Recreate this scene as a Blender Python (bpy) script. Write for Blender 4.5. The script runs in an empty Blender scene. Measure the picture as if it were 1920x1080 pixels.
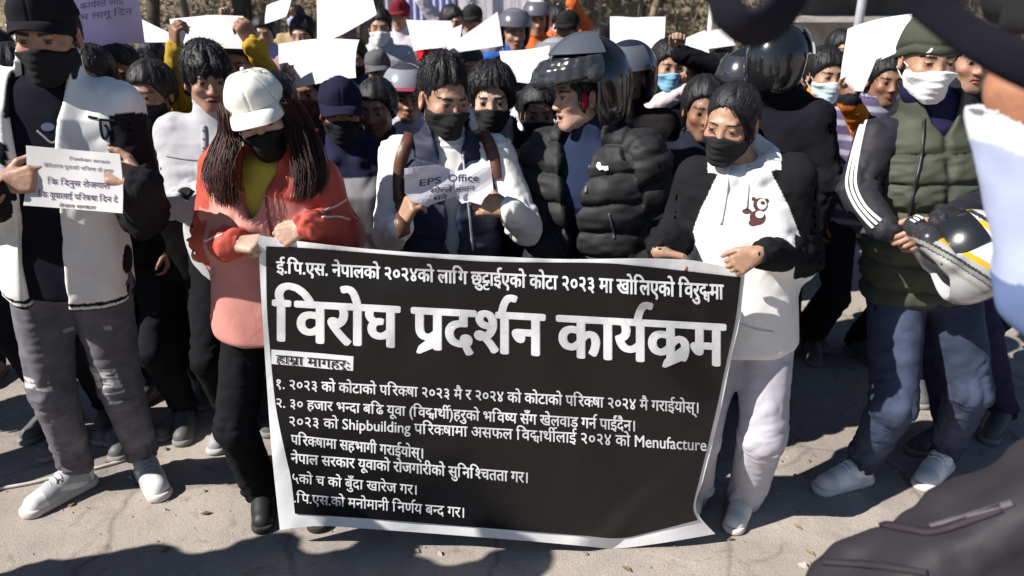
import bpy, bmesh, math, random, time
import numpy as np
from mathutils import Vector, Matrix
from mathutils.bvhtree import BVHTree

T0 = time.time()
SC = bpy.context.scene
COL = SC.collection
R = math.radians
random.seed(7)
RNG = np.random.default_rng(7)

# ------------------------------------------------------------------ camera, sky, sun, exposure
FPX = 1387.0                       # focal length in photo pixels (1920 wide)
PITCH = R(21.3)
CAMZ = 1.85
cam_d = bpy.data.cameras.new('camera')
cam_d.sensor_width = 36.0
cam_d.lens = 36.0 * FPX / 1920.0
cam_d.clip_start = 0.05
cam_d.clip_end = 500.0
cam_d.dof.use_dof = True
cam_d.dof.focus_distance = 2.45
cam_d.dof.aperture_fstop = 2.8
cam = bpy.data.objects.new('camera', cam_d)
cam.location = (0, 0, CAMZ)
cam.rotation_euler = (math.pi / 2 - PITCH, 0, 0)
COL.objects.link(cam)
SC.camera = cam

SUN_AZ = np.array([-0.915, -0.403])  # horizontal direction towards the sun (left, a little behind the camera)
SUN_EL = R(42)
w = bpy.data.worlds.new('World')
SC.world = w
w.use_nodes = True
nt = w.node_tree
bg = nt.nodes['Background']
sky = nt.nodes.new('ShaderNodeTexSky')
sky.sky_type = 'NISHITA'
sky.sun_disc = False
sky.sun_elevation = SUN_EL
sky.sun_rotation = math.atan2(SUN_AZ[0], SUN_AZ[1])
sky.air_density = 1.0
sky.dust_density = 0.2
sky.ozone_density = 3.5
nt.links.new(sky.outputs[0], bg.inputs[0])
bg.inputs[1].default_value = 0.05
sd = bpy.data.lights.new('sun', 'SUN')
sd.energy = 5.0
sd.angle = R(0.5)
sd.color = (1.0, 0.95, 0.88)
sun = bpy.data.objects.new('sun', sd)
sv = Vector((SUN_AZ[0] * math.cos(SUN_EL), SUN_AZ[1] * math.cos(SUN_EL), math.sin(SUN_EL)))
sun.rotation_euler = sv.to_track_quat('Z', 'Y').to_euler()
sun.location = (-6, -4, 8)
COL.objects.link(sun)
SC.view_settings.view_transform = 'Standard'
SC.view_settings.look = 'None'
SC.view_settings.gamma = 1.0
SC.view_settings.exposure = 0.72
SC.cycles.max_bounces = 6
SC.cycles.diffuse_bounces = 2
SC.cycles.glossy_bounces = 3
SC.cycles.transmission_bounces = 4
SC.cycles.use_denoising = True

# ------------------------------------------------------------------ pixel helpers (photo pixels -> world)
_c, _s = math.cos(PITCH), math.sin(PITCH)
FWD = np.array([0, _c, -_s]); UPV = np.array([0, _s, _c]); RIGHT = np.array([1.0, 0, 0])
CAMP = np.array([0, 0, CAMZ])

def ray(px, py):
    return FWD + RIGHT * ((px - 960) / FPX) - UPV * ((py - 540) / FPX)

def at(px, py, Y):
    d = ray(px, py)
    return CAMP + d * (Y / d[1])

def ground(px, py, z=0.0):
    d = ray(px, py)
    return CAMP + d * ((z - CAMZ) / d[2])

def to_px(p):
    q = np.asarray(p, float) - CAMP
    zc = q @ FWD
    return 960 + FPX * (q @ RIGHT) / zc, 540 - FPX * (q @ UPV) / zc

def unit(v):
    v = np.asarray(v, float)
    return v / max(1e-9, np.linalg.norm(v))

def vec(*a):
    return np.array(a, float)

# ------------------------------------------------------------------ noise
def _hash(i, j, k):
    n = (i.astype(np.int64) * 374761393 + j.astype(np.int64) * 668265263 + k.astype(np.int64) * 2147483647 // 3) & 0xffffffff
    n = ((n ^ (n >> 13)) * 1274126177) & 0xffffffff
    return (((n ^ (n >> 16)) & 0xffff) / 32767.5 - 1.0).astype(np.float32)

def vnoise(P):
    P = np.asarray(P, np.float32)
    I = np.floor(P).astype(np.int64)
    f = P - I
    u = f * f * (3 - 2 * f)
    x, y, z = I[:, 0], I[:, 1], I[:, 2]
    r = 0
    for dx in (0, 1):
        wx = u[:, 0] if dx else 1 - u[:, 0]
        for dy in (0, 1):
            wy = u[:, 1] if dy else 1 - u[:, 1]
            for dz in (0, 1):
                wz = u[:, 2] if dz else 1 - u[:, 2]
                r = r + wx * wy * wz * _hash(x + dx, y + dy, z + dz)
    return r

def fbm(P, o=3):
    a, r, s = 0.5, 0, 1.0
    for _ in range(o):
        r = r + a * vnoise(P * s + 17.3 * s)
        a *= 0.5; s *= 2.03
    return r

def sstep(a, b, x):
    t = np.clip((x - a) / (b - a), 0, 1)
    return t * t * (3 - 2 * t)

# ------------------------------------------------------------------ signed-distance shapes, meshed by sparse surface nets
class SDF:
    def __init__(s):
        s.ops = []

    def _add(s, kind, fn, a, b, rad, k):
        s.ops.append((kind, fn, np.asarray(a, np.float32), np.asarray(b, np.float32), float(rad), float(k)))
        return s

    def cone(s, a, b, ra, rb, k=0.0, kind='u'):
        a = np.asarray(a, np.float32); b = np.asarray(b, np.float32)
        ba = b - a; L2 = max(1e-10, float(ba @ ba))
        def fn(P):
            q = P - a
            t = np.clip(q @ ba / L2, 0, 1)
            return np.linalg.norm(q - t[:, None] * ba, axis=1) - (ra + (rb - ra) * t)
        return s._add(kind, fn, a, b, max(ra, rb), k)

    def chain(s, pts, rads, k=0.0, kind='u', k0=None):
        for i in range(len(pts) - 1):
            s.cone(pts[i], pts[i + 1], rads[i], rads[i + 1], k if i or k0 is None else k0, kind)
        return s

    def ell(s, c, r, Rm=None, k=0.0, kind='u'):
        c = np.asarray(c, np.float32); r = np.asarray(r, np.float32)
        Rm = np.eye(3, dtype=np.float32) if Rm is None else np.asarray(Rm, np.float32)   # columns = local axes
        def fn(P):
            q = (P - c) @ Rm
            k0 = np.linalg.norm(q / r, axis=1)
            k1 = np.linalg.norm(q / (r * r), axis=1)
            return np.where(k1 > 1e-6, k0 * (k0 - 1) / np.maximum(k1, 1e-6), -r.min())
        return s._add(kind, fn, c, c, r.max(), k)

    def box(s, c, h, Rm=None, rnd=0.0, k=0.0, kind='u'):
        c = np.asarray(c, np.float32); h = np.asarray(h, np.float32)
        Rm = np.eye(3, dtype=np.float32) if Rm is None else np.asarray(Rm, np.float32)
        def fn(P):
            q = np.abs((P - c) @ Rm) - (h - rnd)
            return np.linalg.norm(np.maximum(q, 0), axis=1) + np.minimum(q.max(axis=1), 0) - rnd
        return s._add(kind, fn, c, c, np.linalg.norm(h), k)

    def loft(s, o, ex, ey, ez, prof, n=2.3, k=0.0, rnd=0.012, kind='u'):
        """elliptic loft along ez: prof rows (z, half width, half depth, depth centre)"""
        o = np.asarray(o, np.float32); M = np.array([ex, ey, ez], np.float32).T
        pr = np.array(prof, np.float32)
        z0, z1 = pr[0, 0], pr[-1, 0]
        def fn(P):
            q = (P - o) @ M
            z = q[:, 2]
            A = np.interp(z, pr[:, 0], pr[:, 1]).astype(np.float32)
            B = np.interp(z, pr[:, 0], pr[:, 2]).astype(np.float32)
            C = np.interp(z, pr[:, 0], pr[:, 3]).astype(np.float32)
            g = ((np.abs(q[:, 0]) / A) ** n + (np.abs(q[:, 1] - C) / B) ** n) ** (1.0 / n)
            d = (g - 1) * np.minimum(A, B)
            e = np.maximum(z0 - z, z - z1)
            u = np.maximum(d + rnd, 0); v = np.maximum(e + rnd, 0)
            return np.minimum(np.maximum(d, e), -rnd) * 0 + np.where((d > -rnd) & (e > -rnd), np.sqrt(u * u + v * v) - rnd, np.maximum(d, e))
        a = o + M[:, 2] * z0; b = o + M[:, 2] * z1
        rad = float(np.max(np.maximum(pr[:, 1], pr[:, 2] + np.abs(pr[:, 3]))))
        return s._add(kind, fn, a, b, rad, k)

    def func(s, fn, a, b, rad, k=0.0, kind='u'):
        return s._add(kind, fn, a, b, rad, k)

    def clip(s, fn, k=0.0):
        """keep only where fn(P) < 0"""
        return s._add('i', fn, (0, 0, 0), (0, 0, 0), 0, k)

    def sub_sdf(s, other, k=0.0):
        pass

    def eval_at(s, P, act=None):
        P = np.asarray(P, np.float32)
        d = np.full(len(P), 9.0, np.float32)
        for kind, fn, a, b, rad, k in s.ops:
            d = _comb(kind, d, fn(P), k)
        return d

    def mesh(s, h, post=None):
        B = 8
        U = [o for o in s.ops if o[0] == 'u']
        lo = np.min([np.minimum(o[2], o[3]) - o[4] for o in U], axis=0) - 2 * h
        hi = np.max([np.maximum(o[2], o[3]) + o[4] for o in U], axis=0) + 2 * h
        bs = B * h
        nb = np.ceil((hi - lo) / bs).astype(int)
        g = np.stack(np.meshgrid(*[np.arange(n) for n in nb], indexing='ij'), -1).reshape(-1, 3)
        ctr = (lo + (g + 0.5) * bs).astype(np.float32)
        rb = bs * 0.5 * math.sqrt(3)
        act = np.zeros((len(s.ops), len(g)), bool)
        anyu = np.zeros(len(g), bool)
        for i, (kind, fn, a, b, rad, k) in enumerate(s.ops):
            if kind == 'i':
                act[i] = True; continue
            ba = b - a; L2 = max(1e-10, float(ba @ ba))
            q = ctr - a
            t = np.clip(q @ ba / L2, 0, 1)
            lb = np.linalg.norm(q - t[:, None] * ba, axis=1) - rad - rb
            act[i] = lb < k + 0.012
            if kind == 'u':
                anyu |= act[i]
        keep = anyu
        g = g[keep]; ctr = ctr[keep]; act = act[:, keep]
        d = np.full(len(g), 9.0, np.float32)
        for i, (kind, fn, a, b, rad, k) in enumerate(s.ops):
            m = act[i]
            if m.any():
                d[m] = _comb(kind, d[m], fn(ctr[m]), k)
        kmax = 0.02
        keep = np.abs(d) < rb * 1.7 + kmax
        g = g[keep]; act = act[:, keep]
        c1 = np.arange(B + 1)
        off = np.stack(np.meshgrid(c1, c1, c1, indexing='ij'), -1).reshape(-1, 3)
        vid, vpos, dmap = [], [], []
        quads = []
        NX = (nb + 2) * B
        def gid(ijk):
            return (ijk[..., 0].astype(np.int64) * NX[1] + ijk[..., 1]) * NX[2] + ijk[..., 2]
        CH = 900
        cor = np.array([[0,0,0],[1,0,0],[0,1,0],[1,1,0],[0,0,1],[1,0,1],[0,1,1],[1,1,1]])
        edges = [(0,1),(2,3),(4,5),(6,7),(0,2),(1,3),(4,6),(5,7),(0,4),(1,5),(2,6),(3,7)]
        for s0 in range(0, len(g), CH):
            gg = g[s0:s0 + CH]; aa = act[:, s0:s0 + CH]
            idx = gg[:, None, :] * B + off[None]
            P = (lo + idx * h).astype(np.float32)
            D = np.full(P.shape[:2], 9.0, np.float32)
            npt = P.shape[1]
            for i, (kind, fn, a, b, rad, k) in enumerate(s.ops):
                m = aa[i]
                if not m.any(): continue
                f = fn(P[m].reshape(-1, 3)).reshape(-1, npt)
                D[m] = _comb(kind, D[m], f, k)
            if post is not None:
                D = (D.reshape(-1) + post(P.reshape(-1, 3), D.reshape(-1))).reshape(D.shape)
            D = D.reshape(-1, B + 1, B + 1, B + 1)
            D = np.where(np.abs(D) < 1e-7, 1e-7, D)
            S = D < 0
            n_in = sum(S[:, cx:cx + B, cy:cy + B, cz:cz + B].astype(np.int8) for cx, cy, cz in cor)
            cells = np.argwhere((n_in > 0) & (n_in < 8))
            if not len(cells): continue
            cb, cc = cells[:, 0], cells[:, 1:]
            vals = np.stack([D[cb, cc[:, 0] + q[0], cc[:, 1] + q[1], cc[:, 2] + q[2]] for q in cor], 1)
            acc = np.zeros((len(cells), 3), np.float32); cnt = np.zeros(len(cells), np.float32)
            for e0, e1 in edges:
                v0, v1 = vals[:, e0], vals[:, e1]
                x = (v0 < 0) != (v1 < 0)
                t = np.where(x, v0 / np.where(x, v0 - v1, 1), 0)
                p = cor[e0][None] + t[:, None] * (cor[e1] - cor[e0])[None]
                acc += np.where(x[:, None], p, 0); cnt += x
            gi = gg[cb] * B + cc
            vpos.append(lo + (gi + acc / cnt[:, None]) * h)
            vid.append(gid(gi))
            for ax, e1 in ((0, 1), (1, 2), (2, 4)):
                v0, v1 = vals[:, 0], vals[:, e1]
                m = (v0 < 0) != (v1 < 0)
                if not m.any(): continue
                b1 = np.zeros(3, int); b1[(ax + 1) % 3] = 1
                b2 = np.zeros(3, int); b2[(ax + 2) % 3] = 1
                c = gi[m]
                q = np.stack([gid(c - b1 - b2), gid(c - b2), gid(c), gid(c - b1)], 1)
                fl = v0[m] > 0
                q[fl] = q[fl][:, ::-1]
                quads.append(q)
        vid = np.concatenate(vid); vpos = np.concatenate(vpos); quads = np.concatenate(quads)
        o = np.argsort(vid)
        vid = vid[o]; vpos = vpos[o]
        k = np.clip(np.searchsorted(vid, quads), 0, len(vid) - 1)
        ok = (vid[k] == quads).all(axis=1)
        return vpos.astype(np.float64), k[ok]

def _comb(kind, d, f, k):
    if kind == 'u':
        if k <= 0: return np.minimum(d, f)
        hh = np.maximum(k - np.abs(d - f), 0) / k
        return np.minimum(d, f) - hh * hh * k * 0.25
    if kind == 's':
        f = -f
    if k <= 0: return np.maximum(d, f)
    hh = np.maximum(k - np.abs(d - f), 0) / k
    return np.maximum(d, f) + hh * hh * k * 0.25

def vnormals(V, Q):
    a = V[Q[:, 2]] - V[Q[:, 0]]; b = V[Q[:, 3]] - V[Q[:, 1]]
    fn = np.cross(a, b)
    N = np.zeros_like(V)
    for i in range(4):
        for c in range(3):
            N[:, c] += np.bincount(Q[:, i], fn[:, c], len(V))
    return N / np.maximum(np.linalg.norm(N, axis=1), 1e-12)[:, None]

def relax(V, Q, it=1, lam=0.5):
    for _ in range(it):
        acc = np.zeros_like(V); cnt = np.zeros(len(V))
        for i in range(4):
            for j in (1, 3):
                for c in range(3):
                    acc[:, c] += np.bincount(Q[:, i], V[Q[:, (i + j) % 4], c], len(V))
                cnt += np.bincount(Q[:, i], minlength=len(V))
        V = V + lam * (acc / np.maximum(cnt, 1)[:, None] - V)
    return V

# ------------------------------------------------------------------ materials
MATS = {}
def nodes_mat(name):
    m = bpy.data.materials.new(name)
    m.use_nodes = True
    return m, m.node_tree, m.node_tree.nodes['Principled BSDF']

def tinted(name, rough=0.8, spec=0.5, bump=0.0, bscale=60.0, var=0.15, vscale=12.0, sheen=0.0, coat=0.0, metal=0.0,
           sss=0.0, bump2=0.0, b2scale=12.0, trans=0.0, stretch=None):
    """base colour = object colour x vertex colour x a little procedural unevenness"""
    if name in MATS: return MATS[name]
    m, t, bs = nodes_mat(name)
    N, L = t.nodes, t.links
    oi = N.new('ShaderNodeObjectInfo')
    at_ = N.new('ShaderNodeAttribute'); at_.attribute_name = 'Col'
    mul = N.new('ShaderNodeMix'); mul.data_type = 'RGBA'; mul.blend_type = 'MULTIPLY'; mul.inputs[0].default_value = 1
    L.new(oi.outputs['Color'], mul.inputs[6]); L.new(at_.outputs['Color'], mul.inputs[7])
    tc = N.new('ShaderNodeTexCoord')
    src = tc.outputs['Object']
    if stretch:
        mp = N.new('ShaderNodeMapping'); mp.inputs['Scale'].default_value = stretch
        L.new(src, mp.inputs[0]); src = mp.outputs[0]
    nz = N.new('ShaderNodeTexNoise'); nz.inputs['Scale'].default_value = vscale; nz.inputs['Detail'].default_value = 4
    L.new(src, nz.inputs['Vector'])
    mr = N.new('ShaderNodeMapRange'); mr.inputs[3].default_value = 1 - var; mr.inputs[4].default_value = 1 + var
    mr.inputs[1].default_value = 0.25; mr.inputs[2].default_value = 0.75
    L.new(nz.outputs['Fac'], mr.inputs[0])
    mul2 = N.new('ShaderNodeMix'); mul2.data_type = 'RGBA'; mul2.blend_type = 'MULTIPLY'; mul2.inputs[0].default_value = 1
    L.new(mul.outputs[2], mul2.inputs[6]); L.new(mr.outputs[0], mul2.inputs[7])
    L.new(mul2.outputs[2], bs.inputs['Base Color'])
    bs.inputs['Roughness'].default_value = rough
    bs.inputs['Specular IOR Level'].default_value = spec
    bs.inputs['Metallic'].default_value = metal
    if sheen:
        bs.inputs['Sheen Weight'].default_value = sheen; bs.inputs['Sheen Roughness'].default_value = 0.5
    if coat:
        bs.inputs['Coat Weight'].default_value = coat; bs.inputs['Coat Roughness'].default_value = 0.05
    if sss:
        bs.inputs['Subsurface Weight'].default_value = sss
        bs.inputs['Subsurface Radius'].default_value = (1.0, 0.35, 0.2)
        bs.inputs['Subsurface Scale'].default_value = 0.012
    nrm = None
    if bump2:
        n2 = N.new('ShaderNodeTexNoise'); n2.inputs['Scale'].default_value = b2scale; n2.inputs['Detail'].default_value = 3
        n2.inputs['Distortion'].default_value = 0.6
        L.new(src, n2.inputs['Vector'])
        bp = N.new('ShaderNodeBump'); bp.inputs['Strength'].default_value = bump2; bp.inputs['Distance'].default_value = 0.02
        L.new(n2.outputs['Fac'], bp.inputs['Height']); nrm = bp
    if bump:
        n1 = N.new('ShaderNodeTexNoise'); n1.inputs['Scale'].default_value = bscale; n1.inputs['Detail'].default_value = 3
        L.new(src, n1.inputs['Vector'])
        b1 = N.new('ShaderNodeBump'); b1.inputs['Strength'].default_value = bump; b1.inputs['Distance'].default_value = 0.004
        L.new(n1.outputs['Fac'], b1.inputs['Height'])
        if nrm: L.new(nrm.outputs[0], b1.inputs['Normal'])
        nrm = b1
    if nrm: L.new(nrm.outputs[0], bs.inputs['Normal'])
    if trans:
        tr = N.new('ShaderNodeBsdfTranslucent'); L.new(mul2.outputs[2], tr.inputs[0])
        ms = N.new('ShaderNodeMixShader'); ms.inputs[0].default_value = trans
        L.new(bs.outputs[0], ms.inputs[1]); L.new(tr.outputs[0], ms.inputs[2])
        L.new(ms.outputs[0], N['Material Output'].inputs[0])
    MATS[name] = m
    return m

M_SKIN = tinted('skin', rough=0.46, spec=0.42, bump=0.22, bscale=260, var=0.16, vscale=45, sss=0.10, bump2=.10, b2scale=55)
M_CLOTH = tinted('cotton cloth', rough=0.95, spec=0.08, bump=0.12, bscale=320, var=0.09, vscale=14, bump2=0.10, b2scale=9)
M_NYLON = tinted('nylon shell', rough=0.62, spec=0.22, bump=0.1, bscale=300, var=0.08, vscale=14, bump2=0.18, b2scale=12)
M_DENIM = tinted('denim', rough=0.95, spec=0.08, bump=0.35, bscale=300, var=0.28, vscale=16, bump2=0.15, b2scale=12)
M_HAIR = tinted('hair', rough=0.5, spec=0.35, bump=0.5, bscale=260, var=0.35, vscale=60)
M_GLOSS = tinted('helmet paint', rough=0.22, spec=0.5, coat=0.8, var=0.06, vscale=8, bump=0.03, bscale=120)
M_LEATHER = tinted('leather', rough=0.45, spec=0.5, bump=0.3, bscale=120, var=0.2, vscale=14)
M_MASK = tinted('mask fabric', rough=0.85, spec=0.2, bump=0.15, bscale=400, var=0.06, vscale=20, bump2=0.25, b2scale=40, trans=0.08)
M_SHOE = tinted('shoe leather', rough=0.55, spec=0.4, bump=0.15, bscale=200, var=0.12, vscale=22)
M_RUBBER = tinted('rubber', rough=0.75, spec=0.3, bump=0.2, bscale=150, var=0.15, vscale=20)
M_EYE = tinted('eye', rough=0.12, spec=0.6, var=0.02)
M_PAPER = tinted('paper', rough=0.8, spec=0.2, bump=0.1, bscale=90, var=0.03, vscale=6, trans=0.3)
M_VINYL = tinted('printed vinyl', rough=0.33, spec=0.36, bump=0.05, bscale=60, var=0.08, vscale=5, bump2=0.30, b2scale=5)
M_METAL = tinted('painted metal', rough=0.45, spec=0.5, var=0.15, vscale=20, bump=0.1, bscale=90)

# ------------------------------------------------------------------ objects
def tag(o, label=None, cat=None, group=None, kind=None):
    if label: o['label'] = label
    if cat: o['category'] = cat
    if group: o['group'] = group
    if kind: o['kind'] = kind
    return o

def obj(name, V, F, mat, parent=None, color=(1, 1, 1), vcol=None, smooth=True):
    me = bpy.data.meshes.new(name)
    V = np.asarray(V, np.float32)
    org = np.array(parent['_org']) if parent is not None and '_org' in parent else None
    if org is not None: V = V - org.astype(np.float32)
    if isinstance(F, np.ndarray):
        n, kk = F.shape
        me.vertices.add(len(V)); me.loops.add(n * kk); me.polygons.add(n)
        me.vertices.foreach_set('co', V.ravel())
        me.loops.foreach_set('vertex_index', F.astype(np.int32).ravel())
        me.polygons.foreach_set('loop_start', np.arange(0, n * kk, kk, dtype=np.int32))
        me.update(calc_edges=True)
    else:
        me.from_pydata(V.tolist(), [], F)
    me.polygons.foreach_set('use_smooth', np.full(len(me.polygons), smooth))
    ca = me.color_attributes.new('Col', 'FLOAT_COLOR', 'POINT')
    c = np.ones((len(V), 4), np.float32)
    if vcol is not None: c[:, :3] = vcol
    ca.data.foreach_set('color', c.ravel())
    me.materials.append(mat)
    o = bpy.data.objects.new(name, me)
    COL.objects.link(o)
    o.color = (*color, 1)
    if parent is not None:
        o.parent = parent
    return o

def empty(name, loc, label=None, cat=None, group=None):
    o = bpy.data.objects.new(name, None)
    o.empty_display_size = 0.1
    o.location = loc
    COL.objects.link(o)
    o['_org'] = [float(x) for x in loc]
    return tag(o, label, cat, group)

def sub(o, parent):
    """make o a child of a part, keeping place (both meshes are stored relative to the same root)"""
    o.parent = parent
    return o

# ------------------------------------------------------------------ small mesh makers (V, F)
def frame_of(d, hint=(0, 0, 1)):
    d = unit(d); hint = np.asarray(hint, float)
    if abs(d @ hint) > 0.98: hint = vec(1, 0, 0)
    a = unit(np.cross(hint, d)); b = np.cross(d, a)
    return a, b, d

def tube(pts, rads, seg=8, closed=False, flat=1.0, hint=(0, 0, 1)):
    pts = np.asarray(pts, float); n = len(pts)
    if np.isscalar(rads): rads = [rads] * n
    V, F = [], []
    a_prev = None
    for i in range(n):
        t = pts[min(i + 1, n - 1)] - pts[max(i - 1, 0)]
        a, b, d = frame_of(t, hint)
        if a_prev is not None:
            a = unit(a_prev - d * (a_prev @ d)); b = np.cross(d, a)
        a_prev = a
        for j in range(seg):
            th = 2 * math.pi * j / seg
            V.append(pts[i] + rads[i] * (math.cos(th) * a + flat * math.sin(th) * b))
    for i in range(n - 1):
        for j in range(seg):
            F.append((i * seg + j, i * seg + (j + 1) % seg, (i + 1) * seg + (j + 1) % seg, (i + 1) * seg + j))
    F.append(tuple(range(seg))[::-1]); F.append(tuple((n - 1) * seg + j for j in range(seg)))
    return V, F

def merge(parts):
    V, F = [], []
    for v, f in parts:
        o = len(V)
        V.extend(list(v)); F.extend([tuple(int(i) + o for i in q) for q in f])
    return V, F

def spline(pts, n):
    pts = np.asarray(pts, float); m = len(pts)
    out = []
    for u in np.linspace(0, m - 1, n):
        i = min(int(u), m - 2); t = u - i
        p0 = pts[max(i - 1, 0)]; p1 = pts[i]; p2 = pts[i + 1]; p3 = pts[min(i + 2, m - 1)]
        out.append(0.5 * ((2 * p1) + (-p0 + p2) * t + (2 * p0 - 5 * p1 + 4 * p2 - p3) * t * t + (-p0 + 3 * p1 - 3 * p2 + p3) * t ** 3))
    return np.array(out)

def boxm(c, h, Rm=None):
    c = np.asarray(c, float); h = np.asarray(h, float)
    Rm = np.eye(3) if Rm is None else np.asarray(Rm)
    V = [c + Rm @ (h * vec(x, y, z)) for x in (-1, 1) for y in (-1, 1) for z in (-1, 1)]
    return V, [(0, 1, 3, 2), (4, 6, 7, 5), (0, 4, 5, 1), (2, 3, 7, 6), (0, 2, 6, 4), (1, 5, 7, 3)]

def sheet(V, nu, nv, thick, normal=None):
    """a grid of (nv+1) x (nu+1) points made into a thin closed sheet"""
    V = np.asarray(V, float).reshape(nv + 1, nu + 1, 3)
    du = np.gradient(V, axis=1); dv = np.gradient(V, axis=0)
    N = np.cross(du, dv); N /= np.maximum(np.linalg.norm(N, axis=2, keepdims=True), 1e-9)
    A = (V + N * thick / 2).reshape(-1, 3); Bk = (V - N * thick / 2).reshape(-1, 3)
    n = len(A); W = nu + 1
    F = []
    for j in range(nv):
        for i in range(nu):
            q = (j * W + i, j * W + i + 1, (j + 1) * W + i + 1, (j + 1) * W + i)
            F.append(q); F.append(tuple(x + n for x in q[::-1]))
    rim = [i for i in range(W)] + [j * W + nu for j in range(1, nv + 1)] + [nv * W + i for i in range(nu - 1, -1, -1)] + [j * W for j in range(nv - 1, 0, -1)]
    m = len(rim)
    E = np.concatenate([A[rim], Bk[rim]])          # the rim has its own points, so the faces stay crisp
    for i in range(m):
        j = (i + 1) % m
        F.append((2 * n + j, 2 * n + i, 2 * n + m + i, 2 * n + m + j))
    return np.concatenate([A, Bk, E]), F

# ------------------------------------------------------------------ laying things on surfaces
class Surf:
    """ray-castable set of meshes (world coordinates)"""
    def __init__(s, objs):
        V, F, o = [], [], 0
        for ob in objs:
            me = ob.data
            n = len(me.vertices)
            c = np.empty(n * 3, np.float32); me.vertices.foreach_get('co', c)
            r = ob
            while r.parent is not None: r = r.parent
            org = np.array(r['_org']) if '_org' in r else np.zeros(3)
            c = c.reshape(-1, 3) + org
            V.extend(c.tolist())
            F.extend([tuple(i + o for i in p.vertices) for p in me.polygons])
            o += n
        s.t = BVHTree.FromPolygons(V, F)

    def hit(s, px, py):
        d = unit(ray(px, py))
        h = s.t.ray_cast(Vector(CAMP), Vector(d), 60)
        if h[0] is None: return None
        n = np.array(h[1])
        if n @ d > 0: n = -n
        return np.array(h[0]), n

    def near(s, p):
        h = s.t.find_nearest(Vector(p))
        return np.array(h[0]), np.array(h[1])

def strip(sf, pxs, width, thick=0.003, n=24, lift=0.001, wpx=None):
    """a flat band laid along a polyline of photo pixels on surface sf"""
    P = spline([(p[0], p[1], 0) for p in pxs], n)
    L = []
    for x, y, _ in P:
        h = sf.hit(x, y)
        if h is not None: L.append(h)
    if len(L) < 2: return None
    pts = np.array([p for p, _ in L]); ns = np.array([q for _, q in L])
    # soften
    for _ in range(2):
        pts[1:-1] = 0.25 * pts[:-2] + 0.5 * pts[1:-1] + 0.25 * pts[2:]
        ns[1:-1] = ns[:-2] + 2 * ns[1:-1] + ns[2:]
    V, F = [], []
    m = len(pts)
    wd = np.interp(np.linspace(0, 1, m), np.linspace(0, 1, len(width)), width) if not np.isscalar(width) else [width] * m
    for i in range(m):
        t = unit(pts[min(i + 1, m - 1)] - pts[max(i - 1, 0)]); q = unit(ns[i]); b = unit(np.cross(t, q))
        c = pts[i] + q * lift
        V += [c - b * wd[i] / 2 - q * 0.004, c - b * wd[i] / 2 + q * thick, c + b * wd[i] / 2 + q * thick, c + b * wd[i] / 2 - q * 0.004]
        if i:
            o = 4 * (i - 1)
            for j in range(4):
                F.append((o + j, o + (j + 1) % 4, o + 4 + (j + 1) % 4, o + 4 + j))
    F.append((3, 2, 1, 0)); F.append(tuple(4 * (m - 1) + j for j in range(4)))
    return V, F

def patch(sf, poly, step=3.0, thick=0.003, lift=0.001):
    """a thin filled shape: outline in photo pixels, laid on surface sf"""
    bm = bmesh.new()
    vs = [bm.verts.new((x, y, 0)) for x, y in poly]
    bm.faces.new(vs)
    bmesh.ops.triangulate(bm, faces=bm.faces[:])
    for _ in range(6):
        es = [e for e in bm.edges if e.calc_length() > step * 1.6]
        if not es: break
        bmesh.ops.subdivide_edges(bm, edges=es, cuts=1)
        bmesh.ops.triangulate(bm, faces=bm.faces[:])
    return lay(sf, bm, lift, thick)

def lay(sf, bm, lift, thick):
    bm.verts.index_update(); bm.verts.ensure_lookup_table()
    pos, ok = [], []
    for v in bm.verts:
        h = sf.hit(v.co.x, v.co.y)
        ok.append(h is not None)
        pos.append(h[0] + h[1] * (lift + thick) if h is not None else None)
    bad = [v for v, k in zip(bm.verts, ok) if not k]
    F = []
    for f in bm.faces:
        ids = [v.index for v in f.verts]
        if all(ok[i] for i in ids): F.append(ids)
    mp = {}; V = []
    for f in F:
        for i in f:
            if i not in mp:
                mp[i] = len(V); V.append(pos[i])
    F2 = []
    for f in F:
        q = [mp[i] for i in f]
        a, b, c = V[q[0]], V[q[1]], V[q[2]]
        if np.cross(b - a, c - a) @ (CAMP - a) < 0: q = q[::-1]
        F2.append(tuple(q))
    bm.free()
    return V, F2
# ------------------------------------------------------------------ people
SKIN_D = (0.25, 0.135, 0.088); SKIN_M = (0.38, 0.222, 0.150); SKIN_L = (0.50, 0.325, 0.24)
BLACK = (0.012, 0.012, 0.015); HAIRC = (0.011, 0.010, 0.012); NAVY = (0.016, 0.018, 0.04)

def rotm(yaw=0, pitch=0, roll=0):
    y, p, r = R(yaw), R(pitch), R(roll)
    Z = np.array([[math.cos(y), -math.sin(y), 0], [math.sin(y), math.cos(y), 0], [0, 0, 1]])
    X = np.array([[1, 0, 0], [0, math.cos(p), -math.sin(p)], [0, math.sin(p), math.cos(p)]])
    Y = np.array([[math.cos(r), 0, math.sin(r)], [0, 1, 0], [-math.sin(r), 0, math.cos(r)]])
    return Z @ X @ Y

def ik(a, c, l1, l2, hint):
    a = np.asarray(a, float); c = np.asarray(c, float)
    d = np.linalg.norm(c - a); u = unit(c - a)
    if d > (l1 + l2) * 0.995:
        f = d / (l1 + l2) * 1.005; l1 *= f; l2 *= f
    x = (d * d + l1 * l1 - l2 * l2) / (2 * d)
    hgt = math.sqrt(max(1e-6, l1 * l1 - x * x))
    h = np.asarray(hint, float); h = unit(h - u * (h @ u))
    return a + u * x + h * hgt

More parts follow.
